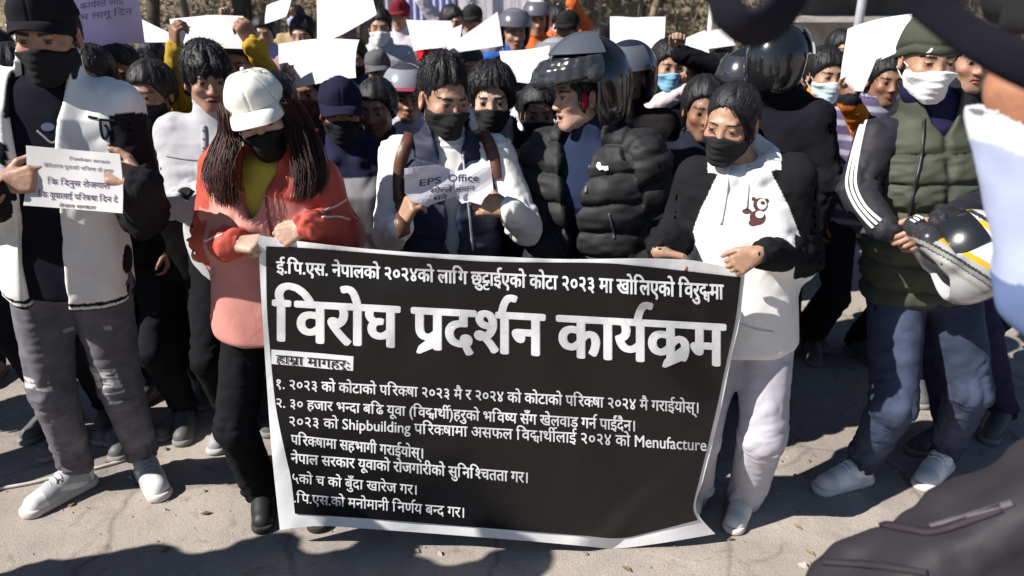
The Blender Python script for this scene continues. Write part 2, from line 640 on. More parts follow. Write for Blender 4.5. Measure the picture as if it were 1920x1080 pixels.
class Person:
    def __init__(s, label, S, hip, neck, head, yaw=0, hyaw=0, hpitch=0, hroll=0, hs=None, arms=None, feet=None,
                 skin=SKIN_M, shw=0.165, res=0.0036, cres=0.0065, group=None, female=False, mouth=0.0, cat='person', shdrop=0.045, eyes=.72):
        s.S = S; s.hip = np.asarray(hip, float); s.neck = np.asarray(neck, float); s.head = np.asarray(head, float)
        s.res = res; s.cres = cres; s.skin = skin; s.female = female; s.mouth = mouth; s.eyes = eyes
        s.hs = hs or S ** 0.5
        s.HR = rotm(hyaw, hpitch, hroll)
        ez = unit(s.neck - s.hip)
        lat = vec(math.cos(R(yaw)), math.sin(R(yaw)), 0)
        ex = unit(lat - ez * (lat @ ez)); ey = np.cross(ez, ex)
        s.ex, s.ey, s.ez = ex, ey, ez
        s.tl = np.linalg.norm(s.neck - s.hip)
        s.sh = {}
        for n, sg in (('L', -1), ('R', 1)):
            s.sh[n] = s.neck - ez * shdrop * S + ex * sg * shw * S
        s.el, s.wr, s.hand = {}, {}, {}
        arms = arms or {}
        for n, sg in (('L', -1), ('R', 1)):
            a = arms.get(n, {})
            if 'sh' in a: s.sh[n] = np.asarray(a['sh'], float)
            wr = a.get('wr')
            if wr is None:
                wr = s.sh[n] + (-ez * 0.50 + ex * sg * 0.06 - ey * 0.05) * S
            wr = np.asarray(wr, float)
            hint = np.asarray(a.get('hint', ex * sg * 0.8 + ey * 0.5 - ez * 0.3), float)
            s.el[n] = ik(s.sh[n], wr, 0.275 * S, 0.25 * S, hint)
            if 'el' in a: s.el[n] = np.asarray(a['el'], float)
            s.wr[n] = wr
            h = dict(a.get('hand', {}))
            h.setdefault('f', unit(wr - s.el[n]))
            h.setdefault('n', -ex * sg)
            h.setdefault('curl', (25, 30, 35, 40))
            s.hand[n] = h
        s.an, s.kn, s.hj, s.toe, s.heel = {}, {}, {}, {}, {}
        fwd = -ey; fwd = unit(vec(fwd[0], fwd[1], 0))
        for n, sg in (('L', -1), ('R', 1)):
            s.hj[n] = s.hip + ex * sg * 0.088 * S - ez * 0.01
            if feet and n in feet:
                heel, toe = [np.asarray(q, float) for q in feet[n]]
            else:
                b = vec(s.hip[0], s.hip[1], 0) + ex * sg * 0.11 * S
                heel = vec(b[0], b[1], 0) - fwd * 0.07 * S; toe = heel + unit(fwd + ex * sg * 0.25) * 0.275 * S
            d = unit(toe - heel); toe = heel + d * 0.278 * S
            s.heel[n] = heel; s.toe[n] = toe
            s.an[n] = heel + d * 0.06 * S + vec(0, 0, 0.085 * S)
            s.kn[n] = ik(s.hj[n], s.an[n], 0.435 * S, 0.43 * S, fwd * 1.0 + ex * sg * 0.15)
        org = vec((s.heel['L'][0] + s.heel['R'][0]) / 2, (s.heel['L'][1] + s.heel['R'][1]) / 2, 0)
        s.root = empty('person', org, label, cat, group)
        s.org = org
        s.parts = {}

    # --- frames
    def H(s, x, y, z):
        return s.head + s.HR @ (vec(x, y, z) * s.hs)

    def toH(s, P):
        return ((P - s.head) @ s.HR) / s.hs

    def T(s, x, y, z):
        return s.hip + s.ex * x + s.ey * y + s.ez * z

    def toT(s, P):
        q = P - s.hip
        return np.stack([q @ s.ex, q @ s.ey, q @ s.ez], 1)

    def build(s, name, sdf, h, mat, color=(1, 1, 1), col=None, post=None, wr=None, smooth_it=1, parent=None):
        V, Q = sdf.mesh(h, post)
        if smooth_it: V = relax(V, Q, smooth_it)
        if wr is not None:
            N = vnormals(V, Q)
            V = V + N * wr(V, N)[:, None]
        vc = None
        if col is not None:
            vc = col(V, vnormals(V, Q))
        o = obj(name, V, Q, mat, s.root, color, vc)
        if parent is not None: o.parent = parent
        s.parts.setdefault(name, o)
        return o

    def add(s, name, VF, mat, color=(1, 1, 1), parent=None, smooth=True, vcol=None):
        if VF is None or not len(VF[0]): return None
        o = obj(name, VF[0], VF[1], mat, s.root, color, vcol, smooth)
        if parent is not None: o.parent = parent
        s.parts.setdefault(name, o)
        return o

    # --- skin
    def head_ops(s, D):
        r = s.hs; Rm = s.HR; H = s.H; f = s.female
        D.ell(H(0, 0.018, 0.035), vec(0.074, 0.093, 0.083) * r, Rm, 0)
        D.ell(H(0, -0.02, -0.025), vec(0.0635 if not f else 0.061, 0.070, 0.078) * r, Rm, 0.03 * r)
        jw = 0.046 if not f else 0.041
        D.chain([H(-jw, 0.0, -0.062), H(-0.014, -0.060, -0.100), H(0.014, -0.060, -0.100), H(jw, 0.0, -0.062)],
                [0.017 * r, 0.015 * r, 0.015 * r, 0.017 * r], 0.028 * r)
        D.ell(H(0, -0.035, -0.07), vec(0.038, 0.042, 0.036) * r, Rm, 0.02 * r)
        for sg in (-1, 1):
            D.ell(H(sg * 0.043, -0.058, -0.026), vec(0.021, 0.02, 0.017) * r, Rm, 0.022 * r)       # cheekbone
        D.cone(H(-0.036, -0.077, 0.021), H(0.036, -0.077, 0.021), 0.0095 * r, 0.0095 * r, 0.016 * r)  # brow ridge
        for sg in (-1, 1):
            D.ell(H(sg * 0.033, -0.093, 0.0), vec(0.018, 0.013, 0.011) * r, Rm, 0.012 * r, 's')     # socket
        D.cone(H(0, -0.083, 0.008), H(0, -0.099, -0.034), 0.0075 * r, 0.0115 * r, 0.010 * r)          # nose
        for sg in (-1, 1):
            D.ell(H(sg * 0.0125, -0.092, -0.037), vec(0.0085, 0.011, 0.0075) * r, Rm, 0.006 * r)
        # lips
        mo = s.mouth
        D.cone(H(-0.018, -0.083, -0.0625), H(0.018, -0.083, -0.0625), 0.0065 * r, 0.0065 * r, 0.007 * r)
        D.ell(H(0, -0.0885, -0.0605), vec(0.014, 0.008, 0.0055) * r, Rm, 0.006 * r)
        D.ell(H(0, -0.0865 + mo * 0.006, -0.0715 - mo * 0.011), vec(0.014, 0.008, 0.006) * r, Rm, 0.006 * r)
        D.ell(H(0, -0.092, -0.0665 - mo * 0.006), vec(0.019, 0.016, 0.0016 + mo * 0.0062) * r, Rm, 0.002 * r, 's')
        # eyelids
        for sg in (-1, 1):
            c = H(sg * 0.0325, -0.0745, 0.0)
            D.ell(c, vec(0.0145, 0.0145, 0.0135) * r, Rm, 0.006 * r)
            D.ell(H(sg * 0.0325, -0.091, -0.0005), vec(0.0125, 0.012, 0.0046 * s.eyes) * r, Rm, 0.002 * r, 's')
        # ears
        for sg in (-1, 1):
            E = Rm @ rotm(sg * 22, -12, 0)
            D.ell(H(sg * 0.079, 0.016, -0.008), vec(0.010, 0.021, 0.032) * r, E, 0.007 * r)
            D.ell(H(sg * 0.088, 0.010, -0.006), vec(0.008, 0.012, 0.019) * r, E, 0.006 * r, 's')

    def body(s, legs=True, color=None, hands=True):
        D = SDF(); S = s.S
        s.head_ops(D)
        nr = (0.054 if not s.female else 0.046) * s.hs
        D.chain([s.H(0, 0.022, -0.07), s.neck + s.ez * 0.01 - s.ey * 0.0], [nr, nr * 1.08], 0.02)
        D.loft(s.hip, s.ex, s.ey, s.ez, [(-0.03, .10 * S, .07 * S, 0), (0.25 * s.tl, .10 * S, .07 * S, 0), (0.8 * s.tl, .12 * S, .075 * S, 0), (s.tl, .06 * S, .05 * S, 0)], k=0.03)
        for n in 'LR':
            D.cone(s.neck - s.ez * 0.02, s.sh[n], 0.045 * S, 0.042 * S, 0.03)
            D.chain([s.sh[n], s.el[n], s.wr[n]], [0.042 * S, 0.033 * S, 0.0255 * S], 0.02)
            if hands: s.hand_ops(D, n)
            if legs:
                D.chain([s.hj[n], s.kn[n], s.an[n]], [0.06 * S, 0.042 * S, 0.035 * S], 0.02)
                D.cone(s.an[n], s.an[n] - vec(0, 0, 0.03), 0.035 * S, 0.03 * S, 0.01)
        base = np.array(color or s.skin, float)
        def col(V, N):
            c = np.tile(base, (len(V), 1))
            q = s.toH(V)
            x, y, z = q[:, 0], q[:, 1], q[:, 2]
            hd = (z > -0.13) & (np.abs(x) < 0.1)
            front = hd & (y < -0.05)
            ax = np.abs(x)
            # cheeks / nose / ears a little redder
            red = front * np.exp(-((ax - 0.04) ** 2) / 0.0006 - ((z + 0.03) ** 2) / 0.0008) * 0.5 + front * np.exp(-(x ** 2) / 0.0003 - ((z + 0.035) ** 2) / 0.0003) * 0.4
            red = red + hd * (ax > 0.072) * 0.4
            c *= 1 + red[:, None] * np.array([0.28, -0.08, -0.10])
            lip = front & (ax < 0.021) & (np.abs(z + 0.067 + s.mouth * 0.006) < 0.0105 + s.mouth * 0.009 - ax * 0.22) & (y < -0.078)
            c[lip] = c[lip] * np.array([0.85, 0.52, 0.52])
            if s.mouth > 0:
                ins = front & (ax < 0.017) & (np.abs(z + 0.0665 + s.mouth * 0.006) < 0.0055 * s.mouth + 0.001) & (y > -0.0885) & (y < -0.06)
                c[ins] = (0.06, 0.015, 0.015)
            bz = 0.0195 + 0.16 * (ax - 0.015) * (ax < 0.038) + (0.0037 - 0.25 * (ax - 0.038)) * (ax >= 0.038)
            th = (0.0052 if not s.female else 0.0032) * (1 - 0.5 * sstep(0.03, 0.054, ax))
            brow = front & (ax > 0.012) & (ax < 0.054) & (np.abs(z - bz) < th)
            c[brow] = np.array(HAIRC) * 1.6
            lash = front & (np.abs(ax - 0.0325) < 0.0135) & (np.abs(z) < 0.0065) & (np.abs(z) > 0.0022) & (y > -0.0885) & (y < -0.074)
            c[lash & (z > 0)] *= 0.22
            c[lash & (z <= 0)] *= 0.6
            if not s.female:      # shaved beard shade
                bd = front & (z < -0.05) & (z > -0.112) & ~lip
                c[bd] *= 0.88
                mu = front & (np.abs(z + 0.0535) < 0.005) & (ax < 0.022) & (y < -0.078)
                c[mu] *= 0.55
            kn = ~hd
            c[kn] *= np.array([0.95, 0.93, 0.93])
            return np.clip(c, 0, 1)
        b = s.build('body', D, s.res, M_SKIN, col=col, smooth_it=1)
        s.bodyD = D
        return b

    def eyeballs(s, gaze=(0, 0)):
        for sg in (-1, 1):
            c = s.H(sg * 0.0325, -0.0747, -0.0003); r = 0.0126 * s.hs
            V, F, C = [], [], []
            G = s.HR @ rotm(gaze[0], gaze[1], 0)
            for i in range(13):
                th = math.pi * i / 12
                for j in range(16):
                    ph = 2 * math.pi * j / 16
                    q = vec(math.sin(th) * math.cos(ph), -math.cos(th), math.sin(th) * math.sin(ph))
                    V.append(c + G @ q * r)
                    C.append((0.004, 0.004, 0.004) if i <= 1 else (0.03, 0.016, 0.009) if i <= 3 else (0.62, 0.56, 0.52))
            for i in range(12):
                for j in range(16):
                    F.append((i * 16 + j, (i + 1) * 16 + j, (i + 1) * 16 + (j + 1) % 16, i * 16 + (j + 1) % 16))
            s.add('eye', (V, F), M_EYE, parent=s.parts.get('body'), vcol=np.array(C))

    def hand_ops(s, D, n):
        h = s.hand[n]; S = s.S * h.get('scale', 0.97)
        f = unit(h['f']); nn = np.asarray(h['n'], float); nn = unit(nn - f * (nn @ f))
        u = np.cross(f, nn) if n == 'L' else -np.cross(f, nn)
        w = s.wr[n]
        curl = h['curl']; spread = h.get('spread', 0.05); fan = h.get('fan', None)
        roots = [(0.090, 0.028), (0.094, 0.0095), (0.090, -0.009), (0.082, -0.027)]
        lens = [0.070, 0.078, 0.073, 0.058]
        w0 = w - f * 0.01
        D.cone(s.wr[n] - unit(s.wr[n] - s.el[n]) * 0.02, w + f * 0.02 * S, 0.0255 * S, 0.024 * S, 0.015)
        for (a, b), L, c in zip(roots, lens, curl):
            c3 = c if not np.isscalar(c) else (c, c * 1.15, c * 0.75)
            r0 = w + (f * a + u * b) * S
            D.cone(w + (f * 0.018 + u * b * 0.55) * S, r0, 0.0165 * S, 0.0125 * S, 0.010 * S)
            p = r0; ang = 0; d = f + u * spread * (b / 0.028)
            rr = [0.0102, 0.0092, 0.0083, 0.0072]
            for i, (fr, ci) in enumerate(zip((0.46, 0.30, 0.24), c3)):
                ang += R(ci)
                dd = unit(math.cos(ang) * unit(d) + math.sin(ang) * nn)
                q = p + dd * L * fr * S
                D.cone(p, q, rr[i] * S * .93, rr[i + 1] * S * .93, 0.0022 * S)
                p = q
        th = h.get('thumb', (0.75, 0.25))      # (out to the side, over the palm)
        p = w + (f * 0.028 + u * 0.024 + nn * 0.006) * S
        d1 = unit(f * 0.75 + u * th[0] + nn * th[1])
        q = p + d1 * 0.042 * S
        D.cone(p, q, 0.0165 * S, 0.0115 * S, 0.010 * S)
        d2 = unit(f * 0.95 + u * th[0] * 0.35 + nn * th[1] * 1.2)
        q2 = q + d2 * 0.031 * S
        D.cone(q, q2, 0.0112 * S, 0.0098 * S, 0.004 * S)
        d3 = unit(f * 0.95 - u * 0.05 + nn * th[1] * 1.5)
        D.cone(q2, q2 + d3 * 0.022 * S, 0.0098 * S, 0.008 * S, 0.004 * S)

    # --- cloth helpers
    def limb_wrinkle(s, V, amp, seed=0.0, arms=True, legs=False, torso=1.0, freq=1.0):
        """folds: across the limbs and bunched at elbows, wrists, knees and ankles; slanting on the trunk"""
        best = np.full(len(V), 9.0); par = np.zeros(len(V)); ln = np.ones(len(V)); dirn = np.zeros((len(V), 3)); base = np.zeros((len(V), 3)); bun = np.zeros(len(V))
        segs = []
        if arms:
            for n in 'LR': segs += [(s.sh[n], s.el[n], 0.2, 1.0), (s.el[n], s.wr[n], 1.0, 0.45)]
        if legs:
            for n in 'LR': segs += [(s.hj[n], s.kn[n], 0.6, 0.40), (s.kn[n], s.an[n], 0.40, 1.2)]
        for a, b, e0, e1 in segs:
            ba = b - a; L2 = ba @ ba
            t = np.clip((V - a) @ ba / L2, 0, 1)
            c = a + t[:, None] * ba
            d = np.linalg.norm(V - c, axis=1)
            m = d < best
            best[m] = d[m]; par[m] = (t * math.sqrt(L2))[m]; dirn[m] = ((V - c) / np.maximum(d, 1e-6)[:, None])[m]; base[m] = a
            w = e0 * np.exp(-(t / 0.28) ** 2) + e1 * np.exp(-((1 - t) / 0.28) ** 2) + 0.25
            bun[m] = w[m]
        # limb folds: stretched noise (long round the limb, short along it), slightly slanted
        al = par + 0.030 * vnoise(V * 7 + seed) + 0.03 * (dirn @ vec(0.6, 0.5, 0.3))
        q = np.stack([al * 25 * freq, dirn[:, 0] * 1.6 + base[:, 0] * 7 + seed, dirn[:, 1] * 1.6 + dirn[:, 2] * 1.1 + base[:, 2] * 5], 1)
        sa = lambda n: 2.4 * np.sqrt(n * n + 0.012) - 0.9        # rounded folds with tighter valleys
        r1 = sa(vnoise(q)); r2 = sa(vnoise(q * np.array([1.9, 1.5, 1.5]) + 31))
        lf = (0.9 * r1 + 0.22 * r2) * bun
        # trunk folds
        tq = s.toT(V)
        q2 = np.stack([tq[:, 0] * 9 + tq[:, 2] * 4, tq[:, 1] * 6, tq[:, 2] * 7 - np.abs(tq[:, 0]) * 8], 1) * freq + seed
        tf = 0.9 * sa(vnoise(q2 * 0.62)) + 0.35 * sa(vnoise(q2 * 1.4 + 9))
        wl = np.clip((0.13 - best) / 0.05, 0, 1) if segs else np.zeros(len(V))
        return amp * (lf * wl + torso * tf * (1 - wl))

    def torso_ops(s, D, prof, k=0.0, n=2.4):
        """prof rows: (t along hip->neck, half width, half depth, depth centre) in metres at S=1"""
        S = s.S
        D.loft(s.hip, s.ex, s.ey, s.ez, [(t * s.tl, a * S, b * S, c * S) for t, a, b, c in prof], n=n, k=k)

    def sleeve_ops(s, D, n, r=(0.066, 0.054, 0.043), k=0.035, end=0.0, cuff=None):
        S = s.S
        u = unit(s.wr[n] - s.el[n]); e = s.wr[n] + u * end
        D.chain([s.sh[n], s.el[n], e], [r[0] * S, r[1] * S, r[2] * S], 0.03, k0=k)
        if cuff: D.cone(e - u * 0.03, e + u * 0.015, cuff * S, cuff * S, 0.008)

    def shoulders_ops(s, D, r0=0.06, r1=0.062, k=0.03, up=-0.03):
        for n in 'LR':
            D.cone(s.neck + s.ez * up * s.S, s.sh[n], r0 * s.S, r1 * s.S, k)

    def trousers(s, mat, color, r=(0.092, 0.066, 0.052), col=None, amp=0.006, bag=1.0, h=None, top=0.12, end=0.0, seed=0.0, parent=None, hipw=(0.165, 0.115)):
        D = SDF(); S = s.S
        D.loft(s.hip, s.ex, s.ey, s.ez, [(-0.06 * S, hipw[0] * S, hipw[1] * S, 0), (0.03 * S, hipw[0] * S, hipw[1] * S, 0), (top * S, hipw[0] * .92 * S, hipw[1] * .95 * S, 0)], k=0)
        for n in 'LR':
            a = s.an[n] + vec(0, 0, end)
            D.chain([s.hj[n], s.kn[n], a], [r[0] * S, r[1] * S, r[2] * S], 0.02, k0=0.05)
        def wr(V, N):
            return s.limb_wrinkle(V, amp, 3.1 + seed, arms=False, legs=True, torso=0.3)
        return s.build('trousers', D, h or s.cres, mat, color, col, wr=wr)

    def shoes(s, upper=(0.7, 0.7, 0.7), sole=(0.75, 0.73, 0.7), accent=None, h=0.005, lace=True, which='LR'):
        S = s.S
        for n in which:
            he, to = s.heel[n], s.toe[n]
            f = unit(to - he); u = vec(0, 0, 1); r = np.cross(f, u)
            Fm = np.stack([r, f, u], 1)
            W = lambda x, y, z: he + (Fm @ vec(x, y, z)) * S
            D = SDF()
            D.chain([W(0, 0.045, 0.03), W(0, 0.13, 0.028), W(0.0, 0.225, 0.026)], [0.036 * S, 0.043 * S, 0.040 * S], 0)
            D.chain([W(0, 0.04, 0.075), W(0, 0.10, 0.072), W(0, 0.16, 0.048), W(0, 0.22, 0.034)], [0.036 * S, 0.036 * S, 0.034 * S, 0.030 * S], 0.03)
            D.cone(W(0, 0.05, 0.10), W(0, 0.055, 0.08), 0.034 * S, 0.036 * S, 0.02)
            D.cone(W(0, 0.05, 0.135), W(0, 0.055, 0.095), 0.026 * S, 0.027 * S, 0.004, 's')
            z0 = he[2]
            D.clip(lambda P, z0=z0: (z0 + 0.004) - P[:, 2])
            so = SDF()
            so.chain([W(0, 0.040, 0.014), W(0, 0.13, 0.014), W(0.0, 0.235, 0.016)], [0.043 * S, 0.044 * S, 0.047 * S], 0)
            so.clip(lambda P, z0=z0: z0 + 0.001 - P[:, 2])
            so.clip(lambda P, z0=z0: P[:, 2] - (z0 + 0.030 * S), 0.006)
            up = np.array(upper)
            def col(V, N, he=he, Fm=Fm):
                q = ((V - he) @ Fm) / S
                c = np.tile(up, (len(V), 1))
                if accent is not None:
                    m = (np.abs(q[:, 0]) > 0.022) & (q[:, 1] > 0.05) & (q[:, 1] < 0.15) & (np.abs(q[:, 2] - 0.05 - (q[:, 1] - 0.1) * 0.4) < 0.012)
                    m |= (q[:, 1] > 0.20) | (q[:, 1] < 0.035)
                    c[m] = accent
                pf = (np.abs(q[:, 0]) < 0.02) & (q[:, 1] > 0.09) & (q[:, 1] < 0.19)
                return c
            o = s.build('shoe', D, h, M_SHOE, col=col)
            s.build('sole', so, h, M_RUBBER, color=sole, parent=o)
            if lace:
                parts = []
                for i in range(5):
                    y = 0.105 + i * 0.02; z = 0.112 - i * 0.0085
                    pts = [W(-0.026, y + 0.004, z - 0.010), W(-0.012, y, z + 0.001), W(0.012, y, z + 0.001), W(0.026, y + 0.004, z - 0.010)]
                    parts.append(tube(spline(pts, 8), 0.0042 * S, 5))
                s.add('laces', merge(parts), M_CLOTH, color=tuple(min(0.8, c * 1.1) for c in upper), parent=o)

    # --- head gear
    def face_mask(s, color, low=-0.125, top=-0.012, off=0.0065, pleats=True, h=None, k=0.03, white=False, grey=None):
        D = SDF(); r = s.hs; H = s.H; Rm = s.HR
        D.ell(H(0, -0.02, -0.025), vec(0.0655, 0.072, 0.078) * r, Rm, 0)
        D.chain([H(-0.043, 0.0, -0.062), H(-0.014, -0.062, -0.100), H(0.014, -0.062, -0.100), H(0.043, 0.0, -0.062)], [0.02 * r, 0.017 * r, 0.017 * r, 0.02 * r], 0.03 * r)
        for sg in (-1, 1): D.ell(H(sg * 0.043, -0.058, -0.026), vec(0.021, 0.02, 0.017) * r, Rm, 0.025 * r)
        D.cone(H(0, -0.085, -0.004), H(0, -0.094, -0.036), 0.009 * r, 0.014 * r, 0.04 * r)
        D.ell(H(0, -0.075, -0.068), vec(0.02, 0.022, 0.02) * r, Rm, 0.03 * r)
        o = off * r
        base = list(D.ops)
        def reg(P):
            q = s.toH(P)
            zt = top - 0.006 - np.clip(np.abs(q[:, 0]) - 0.012, 0, 1) * 0.22
            zb = low + np.clip(np.abs(q[:, 0]) - 0.02, 0, 1) * 0.75
            return np.maximum(np.maximum(q[:, 2] - zt, zb - q[:, 2]), q[:, 1] + 0.012) * r
        # offset before the clip so that the edge stays crisp
        D2 = SDF()
        def fn(P):
            d = np.full(len(P), 9.0, np.float32)
            for kind, f, a, b, rad, kk in base: d = _comb(kind, d, f(P), kk)
            q = s.toH(P)
            g = o + 0.0 * d
            if pleats:
                g = g + 0.0011 * np.sin((q[:, 2] + 0.07) * 2 * math.pi / 0.022) * np.exp(-(q[:, 0] / 0.06) ** 2)
            g = g + 0.0034 * vnoise(np.stack([q[:, 0] * 25, q[:, 1] * 18, q[:, 2] * 48], 1) + s.org[0] * 5)
            return d - g
        D2.func(fn, H(0, -0.03, -0.03), H(0, -0.03, -0.08), 0.11 * r)
        D2.clip(reg, 0.003)
        m = s.build('face_mask', D2, h or s.res * 0.8, M_MASK, color)
        for sg in (-1, 1):
            pr = []
            for z0, z1 in ((-0.025, 0.012), (-0.075, -0.03)):
                pts = [H(sg * 0.062, -0.018, z0), H(sg * 0.076, 0.004, (z0 + z1) / 2), H(sg * 0.082, 0.03, z1)]
                pr.append(tube(spline(pts, 7), 0.0018 * r, 5))
            s.add('ear_loop', merge(pr), M_CLOTH, color=color if not white else (0.8, 0.8, 0.8), parent=m)
        return m

    def hair(s, color=HAIRC, vol=0.013, front=0.062, side=-0.005, back=-0.075, fringe=0.0, rough=0.006, part=0.0, h=None, top=0.0, seed=0.0, name='hair', strands=None):
        strands = (1300 if s.res < 0.0055 else 450 if s.res < .007 else 160) if strands is None else strands
        D = SDF(); r = s.hs; H = s.H; Rm = s.HR
        D.ell(H(0, 0.022, 0.038 + top * 0.4), vec(0.075 + vol, 0.094 + vol, 0.084 + vol + top * 0.6) * r, Rm)
        D.ell(H(0, 0.055, -0.01), vec(0.066 + vol * .8, 0.05 + vol, 0.06) * r, Rm, 0.03)
        if fringe:
            for i in range(9):
                x = -0.056 + i * 0.014
                z = 0.060 - fringe * (0.8 + 0.5 * math.sin(i * 2.3 + seed)) 
                yy = -0.086 + 9 * x * x
                D.chain([H(x * 0.8, -0.045, 0.098), H(x, yy, 0.066), H(x * 1.05 + 0.004, yy - 0.004, z)], [0.016 * r, 0.013 * r, 0.004 * r], 0.008)
        def reg(P):
            q = s.toH(P)
            x, y, z = q[:, 0], q[:, 1], q[:, 2]
            zl = np.where(y < 0.0, side + (front - side) * sstep(-0.02, -0.075, y) , side + (back - side) * sstep(0.0, 0.075, y))
            zl = zl + 0.004 * vnoise(np.stack([np.arctan2(x, -y) * 16, z * 0, y * 0], 1) + seed) 
            if fringe:
                zl = np.where(y < -0.04, zl - fringe * 1.6, zl)
            # sideburn
            zl = zl - 0.03 * np.exp(-((y + 0.008) / 0.012) ** 2)
            return (zl - z) * r
        D.clip(reg, 0.006)
        def wr(V, N):
            q = s.toH(V)
            c = q - np.array([0.0, 0.035, 0.11])
            an = np.arctan2(c[:, 0], -c[:, 1]); rd = np.linalg.norm(c, axis=1)
            k = np.stack([an * 7, rd * 16, q[:, 2] * 10], 1) + seed
            return rough * (0.8 * vnoise(k) + 0.35 * vnoise(k * np.array([2.3, 1.6, 1.6]) + 7)) * r
        o = s.build(name, D, h or s.res, M_HAIR, color, wr=wr, smooth_it=1)
        if strands: s.tufts(o, strands, color, vol, seed)
        return o

    def tufts(s, o, n, color, vol, seed):
        """loose tapering locks over the hair cap, combed away from the crown"""
        me = o.data; m = len(me.vertices)
        c = np.empty(m * 3, np.float32); me.vertices.foreach_get('co', c)
        P = c.reshape(-1, 3).astype(float) + s.org
        nn = np.empty(m * 3, np.float32); me.vertices.foreach_get('normal', nn); N = nn.reshape(-1, 3).astype(float)
        rg = np.random.default_rng(int(seed * 100) + 5)
        q = s.toH(P)
        up = np.where((N @ s.HR[:, 2] > -0.35) & (q[:, 2] > -0.06))[0]
        if not len(up): return
        pick = rg.choice(up, n)
        crown = s.H(0.012, 0.045, 0.13)
        V, F, C = [], [], []
        for i in pick:
            p, nv = P[i], N[i]
            d = p - crown; d = d - nv * (d @ nv)
            d = unit(d + s.HR @ (rg.normal(0, 0.30, 3) * 0.06))
            side = np.cross(nv, d)
            L = rg.uniform(0.018, 0.042) * s.hs; w = rg.uniform(0.0009, 0.0021) * s.hs
            b = rg.normal(0, .10); k = rg.uniform(0.0, 0.13)
            o0 = len(V)
            for j in range(4):
                t = j / 3.0
                ww = w * (1 - t) ** 0.7 + 0.0003
                ctr = p - nv * 0.002 + d * L * (t - .2) + side * b * L * t * t + nv * (0.0022 + k * L * t * t * .5 - 0.010 * t * t * .4)
                V += [ctr - side * ww, ctr + nv * ww * .9, ctr + side * ww]
                if j:
                    a = o0 + 3 * (j - 1)
                    for e in range(3):
                        F.append((a + e, a + (e + 1) % 3, a + 3 + (e + 1) % 3, a + 3 + e))
            cc = np.array([1.0, 1.0, 1.0]) * rg.uniform(.55, 1.6)
            C += [cc] * 12
        k = s.add('locks', (V, F), M_HAIR, color, parent=o, vcol=np.array(C)); k['kind'] = 'stuff'

    def cap(s, color, brim=(0.075, 0.085), tilt=0, h=None, yaw=0, brim_col=None, lift=0.0, crown=1.0):
        D = SDF(); r = s.hs; H = s.H; Rm = s.HR @ rotm(yaw, tilt, 0)
        D.ell(H(0, 0.018, 0.042 + lift), vec(0.090, 0.109, 0.092 * crown) * r, Rm)
        D.ell(H(0, -0.030, 0.042 + 0.033 * crown + lift), vec(0.060, 0.055, 0.058 * crown) * r, Rm, 0.02)
        c0 = s.H(0, 0.0, 0.040 + lift)
        def reg(P):
            q = (P - c0) @ Rm
            return -(q[:, 2] + 0.02 * q[:, 1])
        D.clip(reg, 0.004)
        def wr(V, N):
            q = (V - c0) @ Rm / r
            an = np.arctan2(q[:, 0], q[:, 1])
            seam = np.exp(-((((an / (math.pi / 3)) + 0.5) % 1 - 0.5) / 0.03) ** 2)
            return -0.0030 * seam + 0.009 * vnoise(q * 19 + 5) * sstep(0.0, 0.03, q[:, 2])
        o = s.build('cap', D, h or s.res, M_CLOTH, color, wr=wr)
        # brim: curved plate
        V = []
        nu, nv = 20, 8
        for j in range(nv + 1):
            v = j / nv
            for i in range(nu + 1):
                a = (i / nu - 0.5) * math.pi * 0.98
                rx = 0.086; ry = 0.095
                ext = brim[1] * math.cos(a) ** 0.7 if math.cos(a) > 0 else 0
                x = math.sin(a) * (rx - 0.004 * v); y = -0.012 - math.cos(a) * (ry - 0.012) - ext * v
                z = 0.005 - (math.sin(a) ** 2) * 0.034 * v - 0.014 * v + 0.005 * math.sin(v * 3)
                V.append(c0 + Rm @ (vec(x, y + 0.018, z) * r))
        Vb, Fb = sheet(V, nu, nv, 0.004 * r)
        s.add('brim', (Vb, Fb), M_CLOTH, brim_col or color, parent=o)
        bt = [c0 + Rm @ (vec(0, 0.012, 0.098) * r + vec(0, 0, z)) for z in (-0.006, 0.003)]
        s.add('button', tube(bt, [0.008 * r, 0.005 * r], 8), M_CLOTH, color, parent=o)
        return o
# ------------------------------------------------------------------ lettering (Blender's own built-in font, glyph by glyph)
_GL = {}
_cur = None
def _text_mesh(s, off):
    global _cur
    if _cur is None:
        _cur = bpy.data.curves.new('lettering_source', 'FONT')
        _cur.resolution_u = 3
    _cur.offset = off
    _cur.body = s
    o = bpy.data.objects.new('lettering_source', _cur)
    COL.objects.link(o)
    bpy.context.view_layer.update()
    me = bpy.data.meshes.new_from_object(o.evaluated_get(bpy.context.evaluated_depsgraph_get()))
    V = np.array([v.co[:2] for v in me.vertices]).reshape(-1, 2)
    F = [tuple(p.vertices) for p in me.polygons]
    bpy.data.objects.remove(o); bpy.data.meshes.remove(me)
    return V, F

def glyph(ch, off=0.0):
    if (ch, off) not in _GL:
        V, F = _text_mesh(ch, off)
        V2, _ = _text_mesh(ch + '।', 0.0)
        adv = V2[:, 0].max() - 0.275
        _GL[(ch, off)] = (V, F, adv)
    return _GL[(ch, off)]

def _clip(V, F, xc):
    bm = bmesh.new()
    vs = [bm.verts.new((x, y, 0)) for x, y in V]
    for f in F:
        try: bm.faces.new([vs[i] for i in f])
        except ValueError: pass
    bmesh.ops.bisect_plane(bm, geom=bm.verts[:] + bm.edges[:] + bm.faces[:], plane_co=(xc, 0, 0), plane_no=(1, 0, 0), clear_outer=True)
    bm.verts.index_update()
    V = np.array([v.co[:2] for v in bm.verts]).reshape(-1, 2); F = [tuple(v.index for v in f.verts) for f in bm.faces]
    bm.free()
    return V, F

